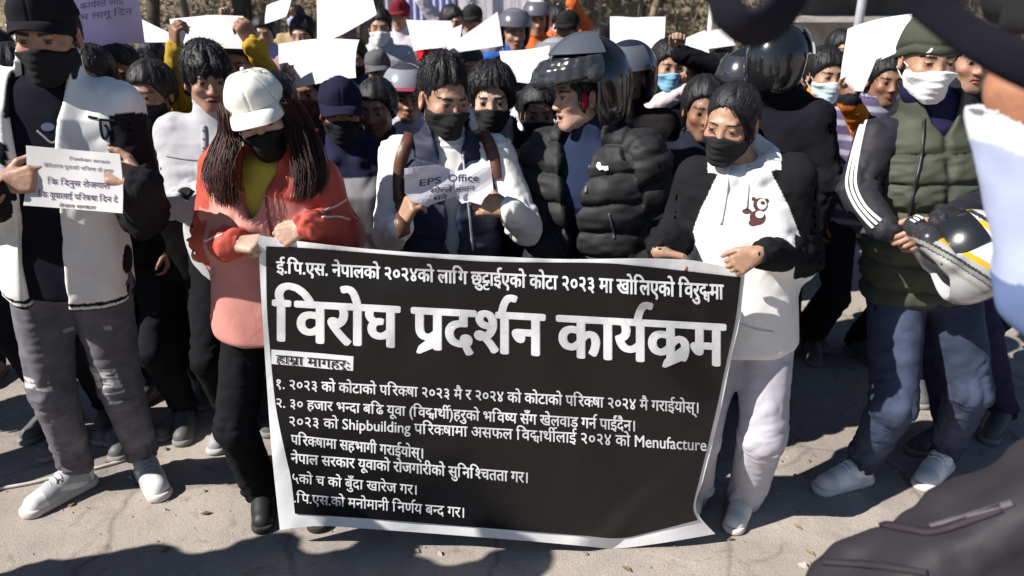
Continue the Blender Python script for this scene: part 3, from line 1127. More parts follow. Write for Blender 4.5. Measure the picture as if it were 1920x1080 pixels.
MARKS = set('ािीुूेैोौंँः्')
def set_line(txt, off=0.0):
    """visual-order Devanagari -> (V, F, width).  {x} half form, ~ slanting ra stroke, ^ ra hook above, [x/y] y hung under x, <xy> y set low on the right of x"""
    VV, FF = [], []
    pen = 0.0; n = 0; last = 0.7
    def put(V, F, dx, dy=0, sx=1, sy=1):
        nonlocal n
        if not len(V): return
        VV.append(np.stack([V[:, 0] * sx + dx, V[:, 1] * sy + dy], 1))
        FF.extend([tuple(i + n for i in f) for f in F]); n += len(V)
    i = 0
    while i < len(txt):
        c = txt[i]
        if c == '{':
            V, F, a = glyph(txt[i + 1], off)
            xc = a - 0.235 if txt[i + 1] not in 'कफ' else a - 0.12
            V, F = _clip(V, F, xc)
            put(V, F, pen); pen += xc - 0.005; last = xc
            i += 3; continue
        if c == '~':
            w = 0.05 + off
            V = np.array([(-.42, -.02 + .12), (-.42, .02 + .22), (-.14, .06 + .12), (-.14, -.06 + .10)])
            V = np.array([(-0.47, -0.07), (-0.43, -0.07 + 2.0 * w), (-0.13, 0.19 + w), (-0.13, 0.12 - w)])
            put(V, [(0, 3, 2, 1)], pen); i += 1; continue
        if c == '^':
            V, F, a = glyph('े', off)
            F = [f[::-1] for f in F]
            put(V, F, pen - 0.30, 0, -0.9, 1.0); i += 1; continue
        if c == '[':
            V, F, a = glyph(txt[i + 1], off); put(V, F, pen, 0.17, 1, 0.73)
            V2, F2, a2 = glyph(txt[i + 3], off); put(V2, F2, pen + a * .1, -0.22, 0.85, 0.62)
            pen += a; last = a; i += 5; continue
        if c == '<':
            V, F, a = glyph(txt[i + 1], off); put(V, F, pen, 0.12, 0.95, 0.8)
            V2, F2, a2 = glyph(txt[i + 2], off); put(V2, F2, pen + a * .45, -0.13, 0.72, 0.66)
            pen += a * .45 + a2 * .72; last = a; i += 4; continue
        if c == ' ':
            pen += 0.27; i += 1; continue
        V, F, a = glyph(c, off)
        put(V, F, pen); pen += a - (0.03 if c == 'ि' else 0); i += 1
        if c not in MARKS: last = a
    V = np.concatenate(VV)
    return V, FF, pen

def lettering(sf, txt, p0, p1, h0, h1, off=0.0, lift=0.001, thick=0.0012, maxe=None, slant=0.0, up=(0, -1), xh=0.622):
    """a line of writing laid on a surface: baseline from photo pixel p0 to p1, letter heights h0, h1 (pixels).
    off > 0 thickens the strokes with shifted layers, each a hair above the last"""
    V, F, w = set_line(txt, 0.0)
    p0 = np.array(p0, float); p1 = np.array(p1, float)
    x0, x1 = V[:, 0].min(), V[:, 0].max()
    upn = unit(vec(up[0], up[1], 0))[:2]
    sx = np.linalg.norm(p1 - p0) / (x1 - x0) / (h0 / xh)       # keep the stroke weight even when the line is stretched
    shifts = [(0, 0)] if off <= 0 else [(math.cos(a) * off / sx, math.sin(a) * off * .55) for a in np.arange(4 if off < .025 else 8) * (math.pi / (2 if off < .025 else 4))] + [(0, 0)]
    VV, FF = [], []
    for li, (sx_, sy_) in enumerate(shifts):
        bm = bmesh.new()
        vs = []
        for x, y in V + np.array([sx_, sy_]):
            u = (x - x0) / (x1 - x0)
            q = p0 + (p1 - p0) * u + upn * (y / xh) * (h0 + (h1 - h0) * u) + vec(1, 0) * slant * y / xh
            vs.append(bm.verts.new((q[0], q[1], 0)))
        for f in F:
            try: bm.faces.new([vs[i] for i in f])
            except ValueError: pass
        if maxe:
            for _ in range(4):
                es = [e for e in bm.edges if e.calc_length() > maxe]
                if not es: break
                bmesh.ops.subdivide_edges(bm, edges=es, cuts=1)
                bmesh.ops.triangulate(bm, faces=bm.faces[:])
        v, f = lay(sf, bm, lift + li * .00008, thick)
        n = len(VV)
        VV += v; FF += [tuple(i + n for i in q) for q in f]
    return VV, FF
# ------------------------------------------------------------------ front row, from left to right
def jacket_collar(s, D, r=0.075, h0=-0.02, h1=0.06, thick=0.014, lean=0.0, k=0.012):
    S = s.S
    a = s.neck + s.ez * h0 * S + s.ey * 0.0; b = s.neck + s.ez * h1 * S - s.ey * lean * S
    D.cone(a, b, (r + 0.012) * S, r * S, k)
    D.cone(a - s.ez * 0.0, b + s.ez * 0.08 * S, (r - thick + 0.006) * S, (r - thick) * S, 0.004, 's')

# ---- man in the black cap, white varsity jacket
def man_in_cap():
    Y = 2.36
    p = Person('man in black cap and white varsity jacket with ripped grey jeans holding printed sheet', 1.05,
               at(128, 512, Y), at(98, 160, Y), at(88, 68, Y - 0.03), yaw=6, hyaw=10, hpitch=8, hroll=0, hs=1.04, skin=SKIN_M, shw=0.172,
               arms={'L': dict(wr=at(-2, 345, 2.06), el=at(-38, 408, 2.30), hint=(-0.6, 0.35, -1.0), hand=dict(f=(0.85, 0.1, 0.12), n=(0.1, 0.9, -0.3), curl=((8, 12, 8), (60, 70, 40), (65, 75, 40), (70, 75, 40)), thumb=(0.9, 0.2))),
                     'R': dict(wr=at(266, 340, 2.08), el=at(272, 402, 2.30), hint=(0.35, 0.45, -1.0), hand=dict(f=(-0.75, 0.0, 0.25), n=(-0.2, 0.9, -0.4), curl=((40, 40, 20), (48, 45, 25), (52, 48, 30), (55, 50, 30)), thumb=(0.75, -0.05)))},
               feet={'L': (ground(182, 900), ground(44, 972)), 'R': (ground(268, 878), ground(318, 962))})
    p.body()
    p.eyeballs((5, 12))
    p.face_mask(BLACK, low=-0.128, off=0.008)
    # dark neck tube above the tee
    D = SDF(); D.chain([p.H(0, 0.015, -0.085), p.neck + p.ez * 0.02, p.neck - p.ez * 0.03], [0.062, 0.068, 0.09], 0.02)
    p.build('neck_gaiter', D, 0.006, M_CLOTH, BLACK, wr=lambda V, N: p.limb_wrinkle(V, 0.005, 2, arms=False))
    p.cap((0.014, 0.014, 0.018), tilt=0, brim=(0.07, 0.060), lift=0.010)
    p.hair(vol=0.006, front=0.06, side=-0.02, back=-0.08, rough=0.002)
    # tee
    D = SDF(); p.torso_ops(D, [(-.09, .180, .130, 0), (.1, .172, .122, 0), (.3, .16, .108, 0), (.7, .165, .112, -.005), (.88, .15, .10, 0), (1.02, .085, .075, 0)])
    p.shoulders_ops(D, .06, .055)
    tee = p.build('tee_shirt', D, 0.0075, M_CLOTH, (0.010, 0.010, 0.016), wr=lambda V, N: p.limb_wrinkle(V, 0.005, 5, arms=False))
    # jacket
    D = SDF(); S = p.S
    p.torso_ops(D, [(-.13, .188, .137, 0), (-.05, .196, .145, 0), (.3, .188, .137, -.005), (.7, .200, .142, -.005), (.88, .185, .125, 0), (1.0, .11, .09, .01), (1.06, .085, .08, .01)])
    p.shoulders_ops(D, .075, .072, .04)
    for n in 'LR': p.sleeve_ops(D, n, (.078, .066, .052), .045, -0.02, .040)
    jacket_collar(p, D, 0.088, -0.03, 0.075, 0.018, 0.01)
    def wedge(P):
        q = p.toT(P); t = q[:, 2] / p.tl
        xc = -0.012 + 0.0 * t
        w = np.interp(t, [-.2, .3, .7, .95, 1.15], [0.062, .060, .064, .075, .085]) * S
        return np.where(q[:, 1] < -0.02, np.abs(q[:, 0] - xc) - w, 0.05)
    D.func(wedge, p.hip - p.ez * .2, p.neck + p.ez * .2, 0.25, 0.01, 's')
    wh, gy = np.array((0.80, 0.79, 0.77)), np.array((0.74, 0.73, 0.72))
    def col(V, N):
        q = p.toT(V); t = q[:, 2] / p.tl
        c = np.tile(wh, (len(V), 1))
        dk = np.array((0.016, 0.015, 0.017))
        slv = np.zeros(len(V), bool)
        for n, sg in (('L', -1), ('R', 1)):
            a, b = p.sh[n], p.el[n]
            u = unit(b - a); al = (V - a) @ u
            ax = np.linalg.norm((V - a) - al[:, None] * u, axis=1)
            m = (sg * q[:, 0] > 0.188 * S) & (al > 0.035) & (t < 0.98)
            m |= (np.linalg.norm(V - p.wr[n], axis=1) < 0.24) & (q[:, 1] < -0.15)
            slv |= m
        c[slv] = dk if True else c[slv]
        # ribbed hem with two dark bands
        hem = (~slv) & (t < -0.06)
        z = (t + 0.16) / 0.10
        c[hem & (np.abs(z - 0.35) < 0.13)] = dk
        c[hem & (np.abs(z - 0.75) < 0.10)] = dk
        # inside faces of the opening are the dark lining
        lin = (np.abs(q[:, 0] + 0.012) < 0.10 * S) & (q[:, 1] < 0) & (np.abs(N @ p.ex) > 0.75) & (t > 0.85)
        c[lin] = (0.03, 0.03, 0.035)
        return c
    jk = p.build('jacket', D, 0.0052, M_CLOTH, col=col, wr=lambda V, N: p.limb_wrinkle(V, 0.009, 1.0))
    sj, st_ = Surf([jk]), Surf([tee])
    dk = (.018, .018, .024)
    for pl in ([(166, 219), (182, 222)], [(187, 224), (216, 227)], [(188, 226), (190, 248), (196, 262), (203, 252), (202, 240), (196, 234)]):
        p.add('chest_trim', strip(sj, pl, .007, .0025, 20, lift=.0015), M_CLOTH, dk, parent=jk)
    for cx, cy, rx, ry in ((90, 238, 13, 8), (130, 231, 5, 9)):
        p.add('tee_print', patch(st_, [(cx + rx * math.cos(a), cy + ry * math.sin(a)) for a in np.arange(14) * .449], 4, .001, .001), M_CLOTH, (.10, .115, .19), parent=tee)
    p.add('tee_print', strip(st_, [(70, 245), (84, 257), (98, 268), (114, 258), (134, 243)], .006, .002, 24), M_CLOTH, (.26, .25, .27), parent=tee)
    def dcol(V, N):
        c = np.tile(np.array((0.125, 0.12, 0.14)), (len(V), 1))
        for n in 'LR':
            k = p.kn[n]
            d = np.abs(V - k - vec(0, 0, .06)); 
            nz = vnoise(np.stack([V[:, 0] * 30, V[:, 1] * 10, V[:, 2] * 120], 1))
            tear = (V[:, 1] < k[1]) & (d[:, 0] < .05) & (d[:, 2] < (.055 if n == 'R' else .03)) & (nz > -0.05)
            c[tear] = (0.50, 0.48, 0.47)
            fade = np.exp(-((V[:, 0] - k[0]) / .05) ** 2) * (V[:, 2] > .2)
            c *= (1 + 0.35 * fade * (N[:, 1] < 0))[:, None]
        for x, z, r in ((-.03, .78, .012), (.12, .80, .012), (.02, .62, .018)):
            m = (np.abs(V[:, 0] - p.hip[0] - x) < r) & (np.abs(V[:, 2] - z) < r * .6) & (N[:, 1] < 0)
            c[m] = (0.35, 0.34, 0.34)
        return c
    p.trousers(M_DENIM, (1, 1, 1), r=(.096, .073, .058), col=dcol, amp=0.008, end=0.03)
    p.shoes((0.40, 0.40, 0.42), (0.55, 0.53, 0.50), accent=(0.72, 0.72, 0.72))
    return p, jk, tee
P_cap, JK_cap, TEE_cap = man_in_cap()

def hood_ops(s, D, r=0.036, w=0.10, back=0.085, up=0.02, front=True, k=0.02):
    """a hood lying round the neck"""
    S = s.S
    pts = []
    for a in np.linspace(-150 if front else -110, 150 if front else 110, 13):
        t = R(a)
        z = up + 0.05 * math.cos(t) * 0.5 - (0.03 if abs(a) > 100 else 0)
        pts.append(s.neck + s.ex * math.sin(t) * w * S + s.ey * (math.cos(t) * back - 0.005) * S + s.ez * z * S)
    D.chain(pts, [r * S * (0.8 + 0.4 * math.cos(R(a)) ** 2) for a in np.linspace(-150, 150, 13)], k)

def long_hair(s, strands, color, mat=None, name='hair', r=0.011, seg=16, seed=1, vcol2=None, spread=0.014, n_per=9):
    """locks of hair following guide lines (world points)"""
    rg = np.random.default_rng(seed)
    parts = []; cols = []
    for g in strands:
        for _ in range(n_per):
            o = rg.normal(0, spread, 3); o[2] *= 0.3
            gp = np.array(g)
            wv = np.linspace(0.5, 1, len(gp))[:, None]
            P = gp + o * wv + rg.normal(0, 0.004, gp.shape) * wv
            P = spline(P, seg)
            t = np.linspace(0, 1, seg)
            P += (np.sin(t * rg.uniform(6, 11) + rg.uniform(0, 6)) * 0.004 * t)[:, None] * unit(rg.normal(0, 1, 3))
            rr = r * rg.uniform(0.35, 0.8) * (1 - 0.82 * t ** 3)
            v, f = tube(P, rr, 4, flat=0.6)
            parts.append((v, f))
            cc = np.array(color) * rg.uniform(0.6, 1.5)
            if vcol2 is not None:
                cc = cc * 0.6 + np.array(vcol2) * rg.uniform(0, 0.9)
            cols.append(np.tile(cc, (len(v), 1)))
    return merge(parts), np.concatenate(cols)

# ---- woman in the red jacket
def woman_in_red():
    Y = 2.33
    p = Person('woman in white cap and red windbreaker with long hair, holding the banner corner', 0.93,
               at(508, 596, Y), at(508, 305, Y), at(488, 216, Y - 0.05), yaw=-4, hyaw=14, hpitch=15, hroll=-13, hs=0.985, skin=SKIN_L, shw=0.160, female=True,
               arms={'L': dict(wr=at(436, 458, 2.12), el=at(402, 452, 2.34), hint=(-0.45, 0.55, -1.0), hand=dict(f=(0.86, -0.2, 0.08), n=(0.15, 0.55, -0.85), curl=((70, 85, 45),) * 4, thumb=(0.5, 0.6), scale=.95)),
                     'R': dict(wr=at(575, 425, 2.12), el=at(634, 436, 2.32), hint=(0.6, 0.55, -1.0), hand=dict(f=(-0.80, -0.25, -0.30), n=(-0.25, 0.75, -0.5), curl=((55, 70, 40), (60, 75, 40), (65, 75, 40), (65, 80, 40)), thumb=(0.5, 0.5), scale=.95))},
               feet={'L': (ground(497, 925), ground(494, 1004)), 'R': (ground(585, 925), ground(600, 1000))})
    p.body(); p.eyeballs()
    p.face_mask((0.010, 0.010, 0.011), low=-0.122, off=0.007)
    p.cap((0.78, 0.77, 0.70), tilt=4, yaw=-4, brim=(0.07, 0.084), lift=0.010, crown=.86)
    p.hair(vol=0.008, front=0.062, side=-0.07, back=-0.11, rough=0.004, color=(0.016, 0.010, 0.009))
    red = np.array((0.48, 0.085, 0.060)); pink = np.array((0.58, 0.25, 0.215))
    # yellow top
    D = SDF(); p.torso_ops(D, [(-.05, .145, .095, 0), (.3, .14, .09, 0), (.7, .155, .108, -.005), (.88, .14, .095, 0), (1.02, .07, .062, 0)])
    p.shoulders_ops(D, .05, .05)
    p.build('shirt', D, 0.007, M_CLOTH, (0.62, 0.50, 0.09), wr=lambda V, N: p.limb_wrinkle(V, 0.006, 8, arms=False))
    D = SDF(); S = p.S
    p.torso_ops(D, [(-.09, .205, .155, 0), (-.06, .212, .158, 0), (.3, .200, .148, -.005), (.68, .208, .15, -.012), (.88, .185, .125, -.005), (1.0, .11, .09, .01), (1.06, .085, .08, .012)])
    p.shoulders_ops(D, .07, .072, .04)
    for n in 'LR': p.sleeve_ops(D, n, (.082, .074, .052), .045, -0.015, .040)
    jacket_collar(p, D, 0.092, -0.03, 0.055, 0.018, 0.01)
    def wedge(P):
        q = p.toT(P); t = q[:, 2] / p.tl
        w = np.interp(t, [.0, .68, .72, .86, .97, 1.2], [-.03, -.02, 0.004, .040, .062, .08]) * S
        return np.where(q[:, 1] < 0.0, np.abs(q[:, 0] + 0.014) - w, 0.05)
    D.func(wedge, p.hip + p.ez * .2, p.neck + p.ez * .2, 0.2, 0.008, 's')
    def col(V, N):
        q = p.toT(V); t = q[:, 2] / p.tl
        c = np.tile(red, (len(V), 1))
        fr = (q[:, 1] < 0.02) & (np.abs(q[:, 0]) < 0.172 * S) & (t < 0.88 - np.abs(q[:, 0]) * 0.4)
        slv = np.zeros(len(V), bool)
        for n in 'LR':
            for a, b in ((p.sh[n], p.el[n]), (p.el[n], p.wr[n])):
                ba = b - a; tt = np.clip((V - a) @ ba / (ba @ ba), 0, 1)
                m = np.linalg.norm(V - a - tt[:, None] * ba, axis=1) < 0.090 * S
                slv |= m & ((np.abs(q[:, 0]) > .178 * S) | (q[:, 1] < -.170 * S))
        c[fr & ~slv] = pink
        c[~fr & ~slv & (q[:, 1] < 0.05) & (t < .72)] = pink * 0.97
        return c
    jk = p.build('jacket', D, 0.0062, M_NYLON, col=col, wr=lambda V, N: p.limb_wrinkle(V, 0.012, 4.0, freq=.8))
    sf = Surf([jk])
    # zip, pocket flap edge, white piping
    p.add('zip', strip(sf, [(498, 352), (502, 400), (508, 440)], 0.007, 0.003, 18), M_METAL, (0.25, 0.05, 0.04), parent=jk)
    p.add('pocket_flap', strip(sf, [(432, 352), (455, 362), (478, 366), (490, 376)], 0.016, 0.005, 18), M_NYLON, tuple(pink * .95), parent=jk)
    p.add('pocket_flap', strip(sf, [(545, 366), (575, 372), (600, 362)], 0.014, 0.005, 18), M_NYLON, tuple(pink * .95), parent=jk)
    for pl in ([(602, 398), (630, 386), (652, 372)], [(604, 408), (632, 406), (656, 412)], [(384, 452), (400, 446), (418, 440)]):
        v = strip(sf, pl, 0.006, 0.0025, 14)
        p.add('piping', v, M_NYLON, (0.75, 0.6, 0.55), parent=jk)
    # hair
    hs = []
    for i in range(9):
        u = i / 8
        a = p.H(-0.075 - 0.012 * u, -0.045 + 0.075 * u, 0.05)
        hs.append([a, p.H(-0.096 - 0.012 * u, -0.045 + 0.07 * u, -0.02), at(436 - 24 * u, 268 + 6 * u, Y - 0.13 + 0.10 * u), at(424 - 26 * u, 320, Y - 0.16 + 0.08 * u), at(428 - 16 * u, 385 - 30 * u, Y - 0.165 + 0.03 * u)])
    for i in range(9):
        u = i / 8
        a = p.H(0.078 + 0.01 * u, -0.04 + 0.07 * u, 0.04)
        hs.append([a, p.H(0.095 + 0.014 * u, -0.035 + 0.06 * u, -0.02), at(560 + 24 * u, 262, Y - 0.10 + 0.10 * u), at(572 + 26 * u, 320, Y - 0.16 + 0.09 * u), at(566 + 22 * u, 378 - 20 * u, Y - 0.185 + 0.05 * u)])
    (v, f), vc = long_hair(p, hs, (0.014, 0.008, 0.007), seed=3, vcol2=(0.085, 0.022, 0.019), n_per=150, spread=0.016, r=0.0028)
    p.add('hair_locks', (v, f), M_HAIR, parent=p.parts['hair'], vcol=vc)['kind'] = 'stuff'
    p.trousers(M_CLOTH, (0.011, 0.011, 0.013), r=(.088, .075, .07), amp=0.007, end=-0.03)
    p.shoes((0.012, 0.012, 0.014), (0.03, 0.03, 0.03), lace=False)
    return p
P_red = woman_in_red()

# ---- girl in the white hoodie with black sleeves
def girl_in_hoodie():
    Y = 2.32
    p = Person('girl in black mask and white hoodie with black sleeves, holding the banner end', 0.90,
               at(1395, 608, Y), at(1395, 312, Y), at(1370, 231, Y - 0.03), yaw=-16, hyaw=-34, hpitch=10, hroll=4, hs=0.94, skin=SKIN_M, shw=0.158, female=True, eyes=.55,
               arms={'L': dict(wr=at(1234, 472, 2.14), el=at(1272, 440, 2.38), hint=(-0.3, 0.7, -1.0), hand=dict(f=(0.85, -0.15, -0.15), n=(0.1, -0.35, -0.9), curl=((30, 35, 20), (35, 40, 25), (38, 42, 25), (40, 45, 30)), thumb=(0.6, 0.4), scale=.95)),
                     'R': dict(wr=at(1425, 474, 2.06), el=at(1502, 482, 2.29), hint=(0.75, 0.55, -1.0), hand=dict(f=(-0.75, -0.2, -0.35), n=(-0.35, 0.75, -0.55), curl=((55, 75, 40), (60, 78, 40), (62, 78, 40), (65, 80, 40)), thumb=(0.5, 0.5), scale=.95))},
               feet={'L': (ground(1300, 925), ground(1285, 1000)), 'R': (ground(1402, 935), ground(1366, 1012))})
    p.body(); p.eyeballs((-4, 22))
    p.face_mask((0.020, 0.020, 0.022), low=-0.122, off=0.0065)
    p.hair(vol=0.007, front=0.074, side=0.010, back=-0.085, rough=0.003, color=(0.014, 0.013, 0.016), seed=2, strands=260)
    # tied-back hair falling behind, loose strands at the temple
    g = []
    for i in range(5):
        u = i / 4 - .5
        g.append([p.H(0.02 * u, 0.11, 0.055), p.H(0.03 * u, 0.145, 0.035), p.H(0.05 * u, 0.15, -0.04), p.H(0.05 * u, 0.14, -0.14)])
    g2 = [[p.H(0.02, -0.080, 0.088), p.H(0.052, -0.072, 0.055), p.H(0.070, -0.042, 0.005), p.H(0.070, -0.030, -0.045)]]
    (v, f), vc = long_hair(p, g + g2, (0.012, 0.011, 0.013), seed=5, n_per=70, spread=0.009, r=.003)
    p.add('hair_locks', (v, f), M_HAIR, parent=p.parts['hair'], vcol=vc)['kind'] = 'stuff'
    S = p.S
    D = SDF()
    p.torso_ops(D, [(-.15, .185, .142, 0), (-.10, .20, .152, 0), (.3, .195, .148, -.005), (.68, .192, .148, -.012), (.88, .172, .12, -.003), (1.0, .10, .085, .01)])
    p.shoulders_ops(D, .066, .070, .04)
    for n in 'LR': p.sleeve_ops(D, n, (.080, .074, .050), .045, -0.03, .040)
    hood_ops(p, D, 0.034, 0.088, 0.085, 0.028)
    black = np.array((0.013, 0.013, 0.015))
    def col(V, N):
        q = p.toT(V); t = q[:, 2] / p.tl
        c = np.tile(np.array((0.80, 0.79, 0.78)), (len(V), 1))
        edge = np.interp(t, [-.2, 0.1, .55, .80, 1.0, 1.1], [0.30, 0.30, .20, .145, .085, .07]) * S
        m = (np.abs(q[:, 0]) > edge) & ((t < 1.0) | (np.abs(q[:, 0]) > .12 * S))
        for n in 'LR':
            for a, b in ((p.sh[n] * .5 + p.el[n] * .5, p.el[n]), (p.el[n], p.wr[n])):
                ba = b - a; tt = np.clip((V - a) @ ba / (ba @ ba), 0, 1)
                m |= (np.linalg.norm(V - a - tt[:, None] * ba, axis=1) < 0.082 * S) & ((np.abs(q[:, 0]) > .165 * S) | (q[:, 1] < -.165 * S))
        c[m] = black
        return c
    hd = p.build('hoodie', D, 0.0046, M_CLOTH, col=col, wr=lambda V, N: p.limb_wrinkle(V, 0.009, 6.0, freq=.8))
    sf = Surf([hd])
    for pl in ([(1366, 312), (1362, 360), (1352, 420)], [(1404, 312), (1402, 350), (1398, 392)]):
        v = strip(sf, pl, 0.008, 0.005, 14); p.add('drawstring', v, M_CLOTH, (0.82, 0.8, 0.78), parent=hd)
    # little bear print on the chest
    ell = lambda cx, cy, rx, ry, n=18: [(cx + rx * math.cos(2 * math.pi * i / n), cy + ry * math.sin(2 * math.pi * i / n)) for i in range(n)]
    prints = []
    br = (0.10, 0.045, 0.04)
    for poly, cc, lf in ((ell(1420, 408, 15, 14), br, .001), (ell(1400, 396, 9, 5), br, .001), (ell(1412, 418, 9, 6), br, .0012), (ell(1425, 384, 13, 13), br, .0012), (ell(1428, 383, 9, 10), (0.75, .72, .7), .003), (ell(1429, 380, 4, 3), br, .005), (ell(1424, 402, 8, 7), (0.75, .72, .7), .003), (ell(1413, 373, 4, 4), br, .001), (ell(1437, 376, 4, 4), br, .001)):
        v = patch(sf, poly, 4, 0.001, lf)
        p.add('chest_print', v, M_CLOTH, cc, parent=hd, smooth=False)
    v = strip(sf, [(1384, 606), (1420, 618), (1448, 622)], 0.006, 0.003, 12); p.add('pocket_seam', v, M_CLOTH, (.7, .68, .66), parent=hd)
    p.trousers(M_CLOTH, (0.47, 0.455, 0.51), r=(.098, .090, .076), amp=0.008, end=-0.035, seed=2)
    p.shoes((0.76, 0.75, 0.71), (0.60, 0.57, 0.52), accent=(.66, .65, .62))
    return p
P_girl = girl_in_hoodie()

# ---- man in the green beanie and quilted vest
def man_in_beanie():
    Y = 2.56
    p = Person('man in green beanie and white mask with quilted green vest and jeans', 1.02,
               at(1728, 520, Y), at(1744, 222, Y), at(1741, 110, Y - 0.03), yaw=-2, hyaw=-4, hpitch=8, hroll=-1, hs=1.0, skin=SKIN_M, shw=0.172, eyes=.7,
               arms={'L': dict(wr=at(1662, 430, 2.27), el=at(1606, 362, 2.46), hint=(-0.75, 0.3, -0.6), hand=dict(f=(0.86, -0.15, -0.32), n=(0.25, 0.8, -0.5), curl=((28, 40, 25), (34, 45, 25), (40, 48, 30), (44, 50, 30)), thumb=(0.8, 0.3))),
                     'R': dict(wr=at(1762, 420, 2.22), el=at(1848, 384, 2.44), hint=(0.7, 0.4, -0.8), hand=dict(f=(-0.80, -0.10, -0.48), n=(-0.1, 0.85, -0.4), curl=((22, 35, 20), (28, 40, 25), (34, 45, 25), (40, 45, 30)), thumb=(0.7, 0.35)))},
               feet={'L': (ground(1632, 898), ground(1520, 926)), 'R': (ground(1775, 870), ground(1730, 912))})
    p.body(); p.eyeballs((-2, 8))
    p.face_mask((0.82, 0.81, 0.83), low=-0.128, off=0.009, white=True)
    D = SDF(); r = p.hs
    D.ell(p.H(0, 0.016, 0.046), vec(0.092, 0.112, 0.098) * r, p.HR)
    D.ell(p.H(0, 0.045, 0.0), vec(0.088, 0.082, 0.07) * r, p.HR, .03)
    def reg(P):
        q = p.toH(P); return (0.006 - 0.40 * np.clip(q[:, 1], -.05, .2) - q[:, 2]) * r
    D.clip(reg, 0.012)
    def bw(V, N):
        q = p.toH(V)
        an = np.arctan2(q[:, 0], -q[:, 1])
        return 0.0012 * np.sin(an * 70) + 0.006 * vnoise(q * 14 + 4) + 0.005 * np.exp(-((q[:, 2] - 0.038 + .40 * np.clip(q[:, 1], -.05, .2)) / .008) ** 2) * -1
    bn = p.build('beanie', D, 0.0038, M_CLOTH, (0.060, 0.066, 0.050), wr=bw)
    sfb = Surf([bn])
    p.add('emblem', patch(sfb, [(1737, 99), (1742, 93), (1748, 90), (1748, 97), (1744, 98)], 3, .0015, .0015), M_CLOTH, (.75, .75, .72), parent=bn)
    D = SDF(); D.chain([p.H(0, 0.0, -0.095), p.neck + p.ez * 0.035, p.neck - p.ez * 0.02], [0.070, 0.082, 0.10], 0.02)
    p.build('neck_gaiter', D, 0.006, M_CLOTH, (0.020, 0.018, 0.055), wr=lambda V, N: p.limb_wrinkle(V, 0.008, 3, arms=False))
    S = p.S
    # track top sleeves
    D = SDF(); p.torso_ops(D, [(-.1, .16, .11, 0), (.7, .165, .115, 0), (.9, .15, .10, 0), (1.0, .08, .07, 0)]); p.shoulders_ops(D, .06, .062)
    for n in 'LR': p.sleeve_ops(D, n, (.070, .062, .046), .03, -0.012, .040)
    tt = p.build('track_top', D, 0.0065, M_NYLON, (0.022, 0.021, 0.027), wr=lambda V, N: p.limb_wrinkle(V, 0.010, 9))
    sft = Surf([tt])
    for dx in (0, 9, 18):
        pl = [(1629 + dx * .25, 197 + dx * .1), (1610 + dx * .5, 248), (1596 + dx * .7, 300), (1588 + dx * .9, 345), (1600 + dx * .95, 380 - dx * .1), (1620 + dx * .85, 408 - dx * .45), (1638 + dx * .8, 427 - dx * .7)]
        p.add('sleeve_stripe', strip(sft, pl, 0.0085, 0.003, 40, lift=.002), M_CLOTH, (.80, .79, .78), parent=tt)
    D = SDF()
    p.torso_ops(D, [(-.10, .190, .146, 0), (-.07, .200, .155, 0), (.3, .205, .158, -.008), (.7, .205, .155, -.012), (.86, .180, .132, -.003), (.97, .12, .10, .0), (1.03, .095, .092, .0)])
    p.shoulders_ops(D, .072, .058, .04)
    jacket_collar(p, D, 0.098, -0.03, 0.045, 0.016, 0.005)
    def wedge(P):
        q = p.toT(P); t = q[:, 2] / p.tl
        w = np.interp(t, [.86, .93, 1.0, 1.2], [-.02, 0.006, .035, .075]) * S
        return np.where(q[:, 1] < 0.0, np.abs(q[:, 0]) - w, 0.05)
    D.func(wedge, p.hip + p.ez * .35, p.neck + p.ez * .2, 0.2, 0.008, 's')
    def quilt(V, N):
        q = p.toT(V); t = q[:, 2] / p.tl
        zz = q[:, 2] + 0.012 * np.sin(q[:, 0] * 9) + 0.004 * vnoise(V * 20)
        ph = (zz / 0.098) % 1.0
        puff = np.abs(np.sin(math.pi * ph)) ** 0.5
        front = q[:, 1] < 0
        seam = np.exp(-((q[:, 0] + 0.004) / 0.014) ** 2) * front
        edge = sstep(.95, .88, t)
        return (0.024 * (puff - 0.75) * (1 - seam) - 0.010 * seam) * edge + 0.006 * vnoise(np.stack([q[:, 0] * 26, q[:, 1] * 20, q[:, 2] * 60], 1)) * edge
    vs = p.build('vest', D, 0.0055, M_NYLON, (0.056, 0.062, 0.044), wr=quilt)
    sfv = Surf([vs])
    p.add('zip', strip(sfv, [(1733, 222), (1728, 290), (1715, 350), (1704, 410), (1700, 465)], 0.009, 0.003, 40, lift=.003), M_METAL, (.02, .02, .02), parent=vs)
    def dcol(V, N):
        c = np.tile(np.array((0.038, 0.048, 0.082)), (len(V), 1))
        f = np.zeros(len(V))
        for n in 'LR':
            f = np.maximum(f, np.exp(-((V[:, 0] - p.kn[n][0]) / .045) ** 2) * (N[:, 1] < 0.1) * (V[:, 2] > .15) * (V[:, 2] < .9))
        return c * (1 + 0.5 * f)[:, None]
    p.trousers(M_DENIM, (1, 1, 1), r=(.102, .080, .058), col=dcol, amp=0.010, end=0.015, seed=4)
    p.shoes((0.74, 0.74, 0.77), (0.62, 0.60, 0.58), accent=(.60, .60, .63))
    return p
P_bean = man_in_beanie()
